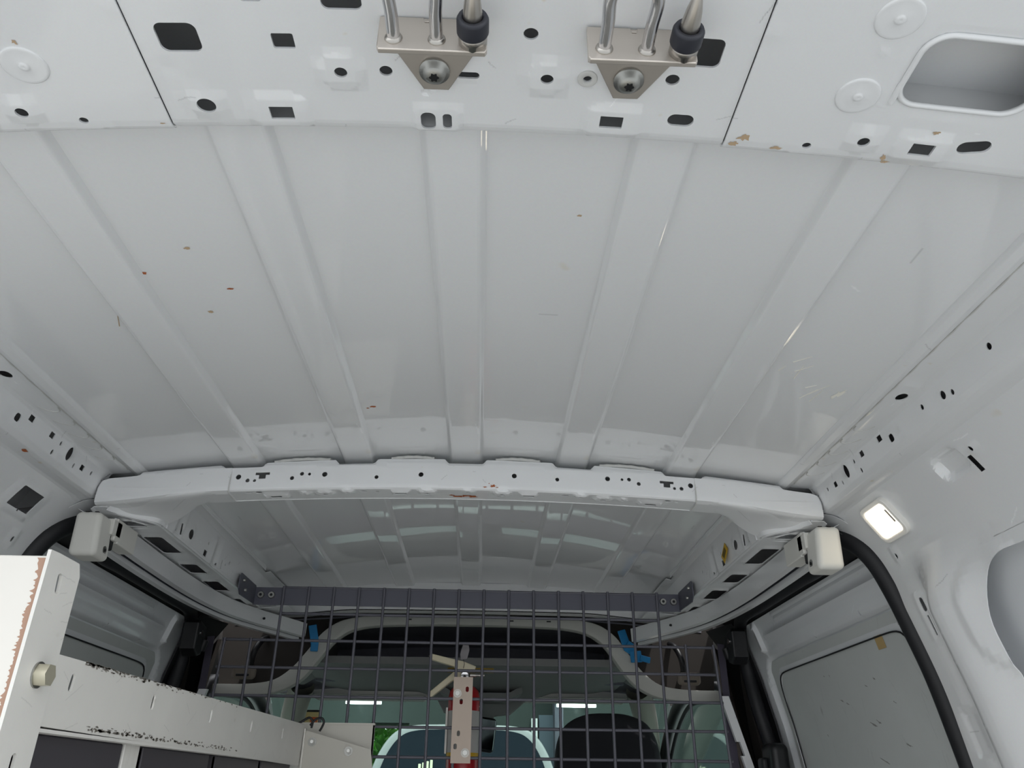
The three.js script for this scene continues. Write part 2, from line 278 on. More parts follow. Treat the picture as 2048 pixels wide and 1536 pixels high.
    if (s > 0) for (const [x, z, a, b] of [[0.234, -0.455, 0.007, 0.005], [0.228, -0.462, 0.006, 0.003], [0.262, -0.463, 0.006, 0.002], [0.348, -0.462, 0.003, 0.006], [0.352, -0.467, 0.005, 0.002], [0.375, -0.432, 0.004, 0.002]]) add(hp, 'rust_stain', blot(on(x, z), V(1, 0, 0), V(0, 0, 1), a, b, 16, 0.7), M.rustpale);
    else for (const [x, z, a, b] of [[0.30, -0.385, 0.003, 0.003], [0.226, -0.462, 0.003, 0.001]]) add(hp, 'rust_stain', blot(on(x, z), V(1, 0, 0), V(0, 0, 1), a, b, 12, 0.7), M.rustpale);
  }
}
// ---- roof crossbeam
const beamB = (x) => 1.2345 - 0.08 * x * x - 0.008 * sm(0.42, 0.57, Math.abs(x));
const ribs = [0, 0.181, 0.365];
const beamTop = (x) => { const a = Math.abs(x); let y = 1.2885 - 0.128 * x * x - 0.005 * sm(0.527, 0.533, a) - 0.026 * sm(0.574, 0.593, a); for (const r of ribs) y -= 0.0075 * (1 - sm(0.028, 0.036, Math.abs(a - r))); return y; };
function beamMap(off, depthScale) {
  const r = 0.005, q = (r * Math.PI) / 4;
  return (x, v, w, e = 0) => {
    const yb = beamB(x), H = beamTop(x) - yb; let y, z, ny, nz;
    if (v > q) { const t = v - q + r; let yy = t; if (t > 0.04) yy = 0.04 + (t - 0.04) * ((H - 0.04) / 0.014); y = yb + yy; z = -1.2216 - 0.004 * sm(0.043, 0.054, t); ny = 0; nz = -1; }
    else if (v > -q) { const a = (v / q) * 0.7854 + 0.7854; y = yb + r - r * Math.cos(a); z = -1.2216 - r + r * Math.sin(a); ny = Math.cos(a); nz = -Math.sin(a); }
    else { y = yb; z = -1.2216 - r - (-v - q) * depthScale(x); ny = 1; nz = 0; }
    const k = w - off - e; return [x, y + ny * k, z + nz * k];
  };
}
{
  const c = struct('roof_beam', 'white punched steel crossbeam spanning the van roof', 'beam');
  const f = (x, y) => y - beamB(x) - 0.005 + 0.0039;
  const holes = [];
  for (const [x, y, d] of [[-0.3708, 1.2476, 0.0085], [-0.3553, 1.2419, 0.0065], [-0.344, 1.2421, 0.005], [-0.2838, 1.2479, 0.0068], [-0.2686, 1.2556, 0.0065], [-0.2563, 1.2555, 0.005], [-0.2313, 1.2556, 0.0085], [-0.1461, 1.2528, 0.0065], [-0.0732, 1.2589, 0.0082], [0.0814, 1.2599, 0.0082], [0.153, 1.2553, 0.0065], [0.2371, 1.2585, 0.0082], [0.2613, 1.2578, 0.0046], [0.2731, 1.258, 0.0065], [0.289, 1.2508, 0.0065], [0.3484, 1.2441, 0.005], [0.3601, 1.2439, 0.0065], [0.3757, 1.2495, 0.0085]]) holes.push({ t: 'c', u: x, v: f(x, y), w: d });
  for (const x of [-0.3324, 0.3360]) holes.push({ t: 'p', u: x, v: f(x, 1.2515), pts: [[-0.0115, 0.005], [-0.0115, 0.0005], [-0.0055, 0.0005], [-0.0055, -0.006], [0.0055, -0.006], [0.0055, 0.0005], [0.0115, 0.0005], [0.0115, 0.005]] });
  const bot = (z) => -(-1.2266 - z) - 0.0039, prs = [];
  for (const s of [1, -1]) for (const [x, z, t, w, h, pe] of [[0.3536, -1.233, 'c', 0.013, 0.005, 0], [0.3375, -1.233, 'c', 0.011, 0.008, 0], [0.311, -1.248, 'r', 0.018, 0.008, 0.04], [0.264, -1.238, 'c', 0.006, 0.005, 0.018], [0.2305, -1.240, 'c', 0.010, 0.006, 0.030], [0.193, -1.233, 'c', 0.007, 0.005, 0.02], [0.167, -1.235, 'c', 0.012, 0.006, 0], [0.145, -1.237, 'c', 0.007, 0.005, 0], [0.106, -1.238, 'r', 0.019, 0.006, 0.03], [0.062, -1.236, 'c', 0.009, 0.006, 0.03]]) {
    holes.push({ t, u: s * x, v: bot(z), w, h, r: 0.001 }); if (pe) prs.push({ t: t === 'r' ? 'r' : 'c', u: s * x, v: bot(z), w: pe, k: t === 'r' ? 0.018 : pe * 0.8, r: 0.005, h: 0.0034, e: 0.005 });
  }
  holes.push({ t: 'c', u: 0.0048, v: bot(-1.232), w: 0.008, h: 0.005 }); prs.push({ t: 'c', u: 0.0048, v: bot(-1.232), w: 0.022, k: 0.016, h: 0.002, e: 0.005 });
  const map = beamMap(0, () => 1);
  add(c, 'beam_centre', sheet(-0.3845, 0.3845, -0.0475, 0.0532, 0.0035, 0.0035, 0.0014, holes, (u, v, w) => map(u, v, w, press(prs, u, v))), M.header);
  for (const s of [1, -1]) {
    const grow = (x) => 1 + 1.9 * sm(0.44, 0.53, x), m2 = beamMap(0.0012, grow);
    const h2 = [{ t: 'r', u: 0.487, v: -0.016, w: 0.014, h: 0.006, r: 0.001 }, { t: 'c', u: 0.502, v: -0.010, w: 0.004 }];
    add(c, 'beam_end', side(s, sheet(0.383, 0.592, -0.0475, 0.0532, 0.005, 0.004, 0.0016, h2, (u, v, w) => m2(u, v, w, 0))), M.header);
    add(c, 'weld_seam', tube([V(s * 0.3836, beamTop(0.38) - 0.002, -1.2222), V(s * 0.3832, 1.245, -1.2206), V(s * 0.383, 1.2245, -1.2206), V(s * 0.383, 1.2205, -1.226), V(s * 0.383, 1.2205, -1.262)], 0.0009, 30, 6), M.bead);
  }
  add(c, 'beam_lining', sheet(-0.575, 0.575, 0, 1, 0.03, 0.5, 0.002, [], (u, v, w) => [u, lerp(beamB(u) - 0.0008, beamTop(u) + 0.0005, v), -1.2715 + w]), M.paint);
  add(c, 'beam_top_plate', sheet(-0.575, 0.575, 0, 0.047, 0.006, 0.02, 0.001, [], (u, v, w) => [u, beamTop(u) - 0.0012 - w, -1.2245 - v]), M.paint);  // unseen lid, added so no light enters the beam from above
  // foam beads between the beam and the roof skin
  for (const [x0, x1] of [[-0.125, -0.052], [0.05, 0.125], [0.225, 0.318], [-0.318, -0.225]]) {
    const pts = []; for (let i = 0; i <= 14; i++) { const x = lerp(x0, x1, i / 14), b = Math.sin((i / 14) * Math.PI); pts.push(V(x, beamTop(x) + 0.0015 + 0.003 * b, -1.2285 - 0.001 * Math.sin(i * 2.1))); }
    add(c, 'sealant_bead', tube(pts, 0.0032, 40, 8), M.bead);
  }
  for (const [x, y, a, b] of [[0.047, 1.2415, 0.007, 0.0025], [0.033, 1.2395, 0.004, 0.0012], [0.053, 1.239, 0.003, 0.0012], [0.04, 1.2455, 0.0015, 0.001]]) add(c, 'rust_spot', blot(V(x, y, -1.2211), V(1, 0, 0), V(0, 1, 0), a, b, 16, 0.65), M.rust);
  for (const [x, z, a, b] of [[0.004, -1.252, 0.02, 0.005], [-0.01, -1.256, 0.012, 0.006], [0.014, -1.255, 0.01, 0.006], [-0.022, -1.25, 0.006, 0.003]]) add(c, 'rust_spot', blot(V(x, beamB(x) - 0.0005, z), V(1, 0, 0), V(0, 0, 1), a, b, 18, 0.7), M.rust);
}
// smooth patch through rows of control points
function patch(rows, nu = 20, nv = 20) {
  const cols = rows.map((r) => new THREE.CatmullRomCurve3(r.map((p) => V(...p)), false, 'centripetal').getPoints(nu)), P = [], U = [], I = [];
  for (let i = 0; i <= nu; i++) new THREE.CatmullRomCurve3(cols.map((c) => c[i]), false, 'centripetal').getPoints(nv).forEach((p, j) => { P.push(p.x, p.y, p.z); U.push(p.x + p.z, p.y); });
  for (let i = 0; i < nu; i++) for (let j = 0; j < nv; j++) { const a = i * (nv + 1) + j, b = a + nv + 1; I.push(a, b, a + 1, b, b + 1, a + 1); }
  const g = new THREE.BufferGeometry(); g.setAttribute('position', new THREE.Float32BufferAttribute(P, 3)); g.setAttribute('uv', new THREE.Float32BufferAttribute(U, 2)); g.setIndex(I); g.computeVertexNormals(); return g;
}
for (const s of [1, -1]) {
  const beam = scene.getObjectByName('roof_beam');
  const g = patch([
    [[0.42, 1.2290, -1.2204], [0.50, 1.2250, -1.2200], [0.55, 1.2250, -1.2196], [0.588, 1.2250, -1.2206]],
    [[0.42, 1.2222, -1.2210], [0.50, 1.2125, -1.2225], [0.55, 1.2125, -1.2215], [0.591, 1.2135, -1.2215]],
    [[0.42, 1.2194, -1.2262], [0.50, 1.2085, -1.2320], [0.552, 1.2075, -1.2300], [0.591, 1.2085, -1.2250]],
    [[0.42, 1.2192, -1.2480], [0.506, 1.2060, -1.2570], [0.553, 1.2025, -1.2480], [0.590, 1.2045, -1.2310]],
    [[0.425, 1.2194, -1.2680], [0.513, 1.2025, -1.2870], [0.552, 1.1965, -1.2660], [0.588, 1.2000, -1.2370]],
    [[0.435, 1.2215, -1.2720], [0.5150, 1.1965, -1.3260], [0.549, 1.1912, -1.2830], [0.587, 1.1950, -1.2430]]]);
  add(beam, 'corner_gusset', side(s, g), M.header);
  // seam lines where beam, rail and pillar meet
  const line = (pts, n) => add(beam, n, tube(pts.map(([x, y, z]) => V(s * x, y, z)), 0.0008, 40, 5), M.linedark);
  line([[0.577, 1.2475, -1.2195], [0.586, 1.238, -1.2195], [0.5915, 1.225, -1.2195], [0.5925, 1.212, -1.2205]], 'panel_seam');
  line([[0.5915, 1.2085, -1.2235], [0.589, 1.1985, -1.2385], [0.570, 1.191, -1.262], [0.548, 1.1898, -1.285], [0.530, 1.190, -1.305], [0.516, 1.1945, -1.330]], 'panel_seam');
}
// ---- rear side rails and side walls
const RAIL = [[0.548, 1.2578], [0.586, 1.2548], [0.598, 1.2115], [0.622, 1.2075], [0.628, 1.2030]];
const railF = section(RAIL, 0.007, 1);
const WALL = [[0.622, 1.2085], [0.655, 1.168], [0.674, 1.135], [0.692, 1.08], [0.735, 0.92], [0.77, 0.75], [0.79, 0.5], [0.79, 0.0]];
const wallF = section(WALL, 0.022, 1);
const sealUZ = [[0.012, -1.345], [0.020, -1.30], [0.036, -1.268], [0.060, -1.249], [0.09, -1.240], [0.14, -1.235], [0.20, -1.232], [0.27, -1.231], [0.35, -1.238], [0.45, -1.247], [0.7, -1.255], [1.2, -1.26]];
const seam = (u) => { for (let i = 1; i < sealUZ.length; i++) if (u <= sealUZ[i][0]) return lerp(sealUZ[i - 1][1], sealUZ[i][1], (u - sealUZ[i - 1][0]) / (sealUZ[i][0] - sealUZ[i - 1][0])); return -1.26; };
const outer = [[0.528, 1.2618], [0.548, 1.276], [0.62, 1.283], [0.69, 1.255], [0.73, 1.18], [0.80, 0.92], [0.84, 0.6], [0.845, -0.1]];
const outF = section(outer, 0.03, 1);
const bulge = (u, z) => 0.034 * sm(0.10, 0.20, u) * sm(-1.158, -1.108, z) * (1 - sm(-1.10, -0.985, z)) + 0.004 * sm(0.13, 0.18, u) * (1 - sm(-1.19, -1.165, z));
for (const s of [1, -1]) {
  const c = struct(s > 0 ? 'roof_rail' : 'roof_rail', s > 0 ? 'white punched roof side rail along the right wall above the lamp' : 'white punched roof side rail along the left wall above the square opening', 'rail');
  const uF = 0.0381, y2u = (y) => uF + (1.2548 - y) * 1.037;
  const holes = [{ t: 'c', u: y2u(1.2376), v: -1.109, w: 0.021, h: 0.0145 }, { t: 'r', u: y2u(1.2430), v: -1.0533, w: 0.0085, h: 0.0115 }, { t: 'r', u: y2u(1.2430), v: -0.9964, w: 0.0085, h: 0.0125 }, { t: 'r', u: y2u(1.2325), v: -0.969, w: 0.011, h: 0.012, r: 0.004 }, { t: 'r', u: y2u(1.2338), v: -1.159, w: 0.0085, h: 0.011 }, { t: 'c', u: y2u(1.236), v: -1.188, w: 0.007, h: 0.005 }, { t: 'c', u: y2u(1.2288), v: -1.136, w: 0.008, h: 0.004 }, { t: 'c', u: y2u(1.2420), v: -1.081, w: 0.007, h: 0.005 }, { t: 'c', u: y2u(1.225), v: -1.073, w: 0.008, h: 0.0055 }, { t: 'c', u: y2u(1.2375), v: -0.8815, w: 0.0075, h: 0.007 }, { t: 'c', u: y2u(1.2319), v: -0.8351, w: 0.011, h: 0.0105 }, { t: 'c', u: y2u(1.2278), v: -0.8188, w: 0.0072, h: 0.0068 }, { t: 'c', u: y2u(1.2405), v: -0.731, w: 0.0085, h: 0.0085 }, { t: 'c', u: 0.0235, v: -0.888, w: 0.014, h: 0.02 }];
  const pr = [{ t: 'c', u: y2u(1.236), v: -1.106, w: 0.034, k: 0.026, h: 0.0022, e: 0.007 }, { t: 'c', u: y2u(1.2319), v: -0.836, w: 0.018, k: 0.018, h: 0.0008, e: 0.0014 }, { t: 'c', u: y2u(1.2325), v: -0.969, w: 0.018, k: 0.018, h: 0.0008, e: 0.0014 }, { t: 'c', u: y2u(1.2292), v: -0.9478, w: 0.012, k: 0.012, h: 0.001, e: 0.0014 }, { t: 'r', u: 0.02, v: -1.06, w: 0.03, k: 0.42, r: 0.004, h: 0.0014, e: 0.006 }];
  add(c, 'rail_sheet', side(s, sheet(0, railF.T, -1.236, -0.33, 0.0026, 0.0052, 0.0014, holes, (u, v, w) => { const q = railF(u), k = w - press(pr, u, v); const fl = 0.012 * sm(-1.2, -1.236, v); return [q.x + q.nx * k - fl * 0.2, q.y + q.ny * k, v]; }, 0.6)), M.paint);
  // unseen end plates, added to shut light out of the hollow rail
  const hollow = [[0.546, 1.2590], [0.588, 1.2560], [0.600, 1.2125], [0.628, 1.2045], [0.70, 1.195], [0.735, 1.19], [0.70, 1.258], [0.622, 1.2845], [0.54, 1.289]];
  for (const z of [-1.2395, -0.329]) add(c, 'rail_end_plate', side(s, extrude(hollow, 0.002).translate(0, 0, z)), M.paint);
  // wavy sealer drips on the upper flange
  for (let i = 0; i < 5; i++) {
    const z = -0.985 - i * 0.045, pts = [V(0.553, 1.2562, z), V(0.556, 1.2558, z - 0.012), V(0.563, 1.2552, z - 0.013), V(0.574, 1.2546, z - 0.003), V(0.578, 1.2543, z + 0.006)].map((p) => V(s * p.x, p.y, p.z));
    add(c, 'sealant_bead', tube(pts, 0.0009, 24, 6), M.bead);
  }
  if (s > 0) {
    add(c, 'bare_metal_patch', blot(V(0.5575, 1.2558, -0.932), V(0.3, -0.02, 1), V(1, -0.08, -0.3), 0.026, 0.0045, 24, 0.6), M.bare);
    add(c, 'rust_spot', blot(V(0.5865, 1.2545, -0.728), V(0, 0, 1), V(0.5, -0.8, 0), 0.004, 0.002), M.rust);
  } else add(c, 'rust_spot', blot(V(-0.6065, 1.2093, -1.03), V(0, 0, 1), V(-0.9, -0.2, 0), 0.008, 0.004), M.rust);

  const wn = s > 0 ? 'wall_right' : 'wall_left';
  const wl = struct(wn, s > 0 ? 'white right side wall with rounded pillar behind the sliding door' : 'white left side wall with rounded pillar behind the sliding door', 'wall');
  const wh = [], wp = [];
  // door opening cut along the seal line
  const poly = sealUZ.filter(([u]) => u > 0.018).map(([u, z]) => [u, z + 0.004]);
  wh.push({ t: 'p', u: 0, v: 0, pts: [[0.013, -1.5], [0.014, -1.33], ...poly.slice(0), [1.4, -1.26], [1.4, -1.5]] });
  wh.push({ t: 'p', u: 0, v: 0, pts: smoothPts([[0.155, -0.90], [0.156, -0.962], [0.172, -0.994], [0.22, -1.021], [0.28, -1.025], [0.45, -1.02], [0.60, -0.98], [0.64, -0.90], [0.64, -0.62], [0.60, -0.55], [0.25, -0.50], [0.18, -0.52], [0.155, -0.60]], 60, true) });
  wh.push({ t: 'r', u: 0.199 - 0.021, v: -1.1735, w: 0.021, h: 0.008, r: 0.004 }, { t: 'r', u: 0.209, v: -1.1745, w: 0.03, h: 0.0035, r: 0.0015 });
  wp.push({ t: 'r', u: 0.195, v: -1.174, w: 0.075, k: 0.022, r: 0.010, h: 0.003, e: 0.005 }, { t: 'r', u: 0.195, v: -1.174, w: 0.064, k: 0.013, r: 0.006, h: -0.002, e: 0.003 });
  wh.push({ t: 'c', u: 0.1, v: -1.1765, w: 0.009, h: 0.006 }); wp.push({ t: 'c', u: 0.097, v: -1.178, w: 0.03, k: 0.016, h: 0.002, e: 0.006 });
  wp.push({ t: 'r', u: 0.36, v: -1.19, w: 0.06, k: 0.03, r: 0.008, h: -0.004, e: 0.008 });
  if (s > 0) {
    wh.push({ t: 'r', u: 0.0502, v: -0.899, w: 0.024, h: 0.0098, r: 0.0006 }, { t: 'c', u: 0.0322, v: -0.8837, w: 0.0075, h: 0.0065 }, { t: 'r', u: 0.047, v: -1.137, w: 0.052, h: 0.064, r: 0.004 });
    wp.push({ t: 'c', u: 0.0322, v: -0.8837, w: 0.013, k: 0.013, h: 0.002, e: 0.003 }, { t: 'r', u: 0.0345, v: -0.937, w: 0.032, k: 0.056, r: 0.013, h: -0.010, e: 0.009 }, { t: 'r', u: 0.036, v: -0.937, w: 0.003, k: 0.035, r: 0.001, h: 0.002, e: 0.003 });
  } else {
    wh.push({ t: 'r', u: 0.044, v: -1.134, w: 0.034, h: 0.056, r: 0.002 }, { t: 'r', u: 0.062, v: -1.138, w: 0.003, h: 0.005 });
    wp.push({ t: 'r', u: 0.045, v: -1.134, w: 0.052, k: 0.075, r: 0.008, h: 0.003, e: 0.007 });
  }
  // small weld dimples near the quarter recess
  for (const [u, z] of [[0.125, -0.955], [0.128, -0.935], [0.135, -0.985]]) wp.push({ t: 'c', u, v: z, w: 0.008, h: -0.001, e: 0.003 });
  wp.push({ t: 'r', u: 0.22, v: -0.985, w: 0.15, k: 0.15, r: 0.06, h: 0.006, e: 0.02 });
  const wmap = (u, v, w) => { const q = wallF(u), k = w - press(wp, u, v) - bulge(u, v); return [q.x + q.nx * k, q.y + q.ny * k, v]; };
  add(wl, 'wall_sheet', side(s, sheet(0, 0.62, -1.36, -0.31, 0.0034, 0.005, 0.0014, wh, wmap, 0.7)), M.wall);
  add(wl, 'lower_wall_sheet', side(s, sheet(0.618, wallF.T, -1.262, -0.31, 0.04, 0.06, 0.0014, [], wmap, 0.7)), M.wall);
  add(wl, 'quarter_skin', side(s, sheet(0.13, 0.70, -1.10, -0.45, 0.03, 0.03, 0.0014, [], (u, v, w) => { const q = wallF(u); return [q.x + 0.03 + w, q.y + 0.01, v]; }, 0.7)), M.door);
  add(wl, 'body_skin', side(s, sheet(0, outF.T, -2.16, -0.30, 0.03, 0.1, 0.002, [], (u, v, w) => { const q = outF(u); return [q.x + q.nx * w, q.y + q.ny * w, v]; }, 0.7)), M.wall);
  add(wl, 'rear_pillar', side(s, sheet(0, 1.0, 0, 1, 0.05, 0.25, 0.003, [], (u, v, w) => { const a = wallF(u * wallF.T), b = outF(u * outF.T); return [lerp(a.x, b.x, v), lerp(a.y, b.y, v), -0.304 + w]; })), M.wall);
  // unseen returns round the quarter recess, added to block light leaking into the wall
  add(wl, 'recess_return', side(s, sheet(0, 0.05, -1.11, -0.44, 0.02, 0.05, 0.0015, [], (u, v, w) => { const q = wallF(0.135 + w); return [q.x + q.nx * u, q.y + q.ny * u, v]; })), M.wall);
  for (const z of [-1.10, -0.455]) add(wl, 'recess_return', side(s, sheet(0.13, 0.70, 0, 0.05, 0.03, 0.02, 0.0015, [], (u, v, w) => { const q = wallF(u); return [q.x + q.nx * (v + 0.002) + (z < -1 ? 0.012 : 0), q.y + q.ny * v, z + w]; })), M.wall);
  // flange at the door opening
  add(wl, 'door_jamb', side(s, sheet(0.03, 1.2, 0, 0.07, 0.02, 0.035, 0.0015, [], (u, v, w) => { const q = wallF(u); return [q.x + q.nx * v, q.y + q.ny * v, seam(u) + 0.004 + w]; }, 0.7)), M.wall);
}
// ---- front side rails, their punched inner and lower faces
const inner = (z) => 0.515 + 0.062 * sm(-1.315, -1.232, z);
for (const s of [1, -1]) {
  const c = struct('roof_rail', s > 0 ? 'white front roof rail with rectangular openings on the right side' : 'white front roof rail with rectangular openings on the left side', 'rail');
  // inner face: u = height above the lower edge, v = z
  const ih = [{ t: 'c', u: 0.021, v: -1.4407, w: 0.018, h: 0.024 }, { t: 'r', u: 0.017, v: -1.394, w: 0.02, h: 0.006, a: 0.25 }, { t: 'c', u: 0.0095, v: -1.367, w: 0.007, h: 0.006 }, { t: 'r', u: 0.011, v: -1.5384, w: 0.012, h: 0.018 }, { t: 'c', u: 0.032, v: -1.5395, w: 0.006, h: 0.006 }, { t: 'c', u: 0.03, v: -1.687, w: 0.007, h: 0.007 }, { t: 'c', u: 0.021, v: -1.665, w: 0.005, h: 0.006 }, { t: 'r', u: 0.016, v: -1.643, w: 0.018, h: 0.005, a: 0.2 }, { t: 'c', u: 0.009, v: -1.614, w: 0.006, h: 0.006 }, { t: 'c', u: 0.032, v: -1.318, w: 0.009, h: 0.005 }];
  const ip = [{ t: 'r', u: 0.026, v: -1.60, w: 0.05, k: 0.022, r: 0.006, h: -0.004, e: 0.012 }, { t: 'r', u: 0.026, v: -1.57, w: 0.05, k: 0.016, r: 0.006, h: 0.003, e: 0.010 }, { t: 'c', u: 0.021, v: -1.438, w: 0.034, k: 0.04, h: 0.002, e: 0.008 }, { t: 'r', u: 0.034, v: -1.36, w: 0.06, k: 0.02, r: 0.006, h: 0.003, e: 0.012 }, { t: 'r', u: 0.034, v: -1.40, w: 0.06, k: 0.012, r: 0.004, h: 0.002, e: 0.010 }];
  add(c, 'rail_inner_face', side(s, sheet(0, 0.064, -2.12, -1.238, 0.004, 0.008, 0.0014, ih, (u, v, w) => { const k = w - press(ip, u, v), x = inner(v) + 0.001 - 0.0095 * (u / 0.064) - 0.03 * sm(-1.36, -1.24, v) * (u / 0.064); return [x + k, 1.192 + u, v]; }, 0.6)), M.paint);
  // upper flange with a raised lip between two notches
  add(c, 'rail_flange', side(s, sheet(0, 0.034, -2.12, -1.27, 0.006, 0.03, 0.0014, [{ t: 'p', u: 0.034, v: -1.372, pts: [[-0.018, 0.03], [-0.01, -0.012], [0.01, -0.012], [0.01, 0.03]] }, { t: 'p', u: 0.034, v: -1.90, pts: [[-0.018, 0.02], [-0.018, -0.02], [0.01, -0.02], [0.01, 0.02]] }], (u, v, w) => [0.5065 - u * 0.62 + 0.03 * sm(-1.33, -1.27, v), 1.2555 + 0.006 * (u / 0.034) + w, v])), M.paint);
  add(c, 'flange_lip', side(s, sheet(0, 0.012, -1.878, -1.386, 0.004, 0.03, 0.0014, [], (u, v, w) => [0.4868 - 0.1 * u + w, 1.2605 - u + 0.006, v])), M.paint);
  // lower face with five openings
  const lh = [], lp = [];
  for (const [z0, z1] of [[-1.282, -1.313], [-1.375, -1.484], [-1.566, -1.640], [-1.711, -1.803], [-1.885, -1.955]]) { const zc = (z0 + z1) / 2, d = z0 - z1; lh.push({ t: 'r', u: 0.553 - 0.5, v: zc, w: 0.036, h: d, r: 0.006 }); lp.push({ t: 'r', u: 0.053, v: zc, w: 0.044, k: d + 0.009, r: 0.008, h: 0.0028, e: 0.005 }); }
  lh.push({ t: 'c', u: 0.0735, v: -1.272, w: 0.010, h: 0.009 });
  add(c, 'rail_lower_face', side(s, sheet(0.011, 0.104, -2.12, -1.236, 0.0034, 0.0068, 0.0014, lh, (u, v, w) => { const x = lerp(inner(v), 0.602, (u - 0.011) / 0.093), k = 0.006 * (1 - sm(0.011, 0.019, u)), up = 0.02 * sm(0.086, 0.104, u), fl = 0.006 * sm(-1.26, -1.236, v); return [x, 1.1905 + k + w * 1 - press(lp, u, v) - up * 0.2 + fl, v]; }, 0.6)), M.paint);
  add(c, 'rail_roof_closure', side(s, box(0.50, 0.68, 1.2575, 1.2595, -2.12, -1.24)), M.paint);  // unseen closure, set to stop light leaking in at the rail top
  for (const z of [-2.12, -1.335]) add(c, 'rail_end_plate', side(s, extrude([[0.514, 1.192], [0.505, 1.2585], [0.676, 1.2585], [0.676, 1.225], [0.604, 1.187]], 0.002).translate(0, 0, z)), M.paint);  // unseen ends, added so the rail openings stay dark
  add(c, 'rail_outer_face', side(s, sheet(0, 0.09, -2.12, -1.25, 0.03, 0.06, 0.002, [], (u, v, w) => [0.604 + 0.07 * sm(0, 0.04, u) + w, 1.185 + u, v])), M.paint);
  // pillar cap where beam, rail and wall meet
  add(c, 'pillar_cap', side(s, sheet(0, 0.085, -1.30, -1.232, 0.004, 0.004, 0.0014, [], (u, v, w) => { const t = u / 0.085; return [lerp(0.583, 0.655, t) + w, 1.2075 - 0.035 * t * t + 0.004 * Math.sin(t * 3.1), v]; }, 0.7)), M.paint);
}
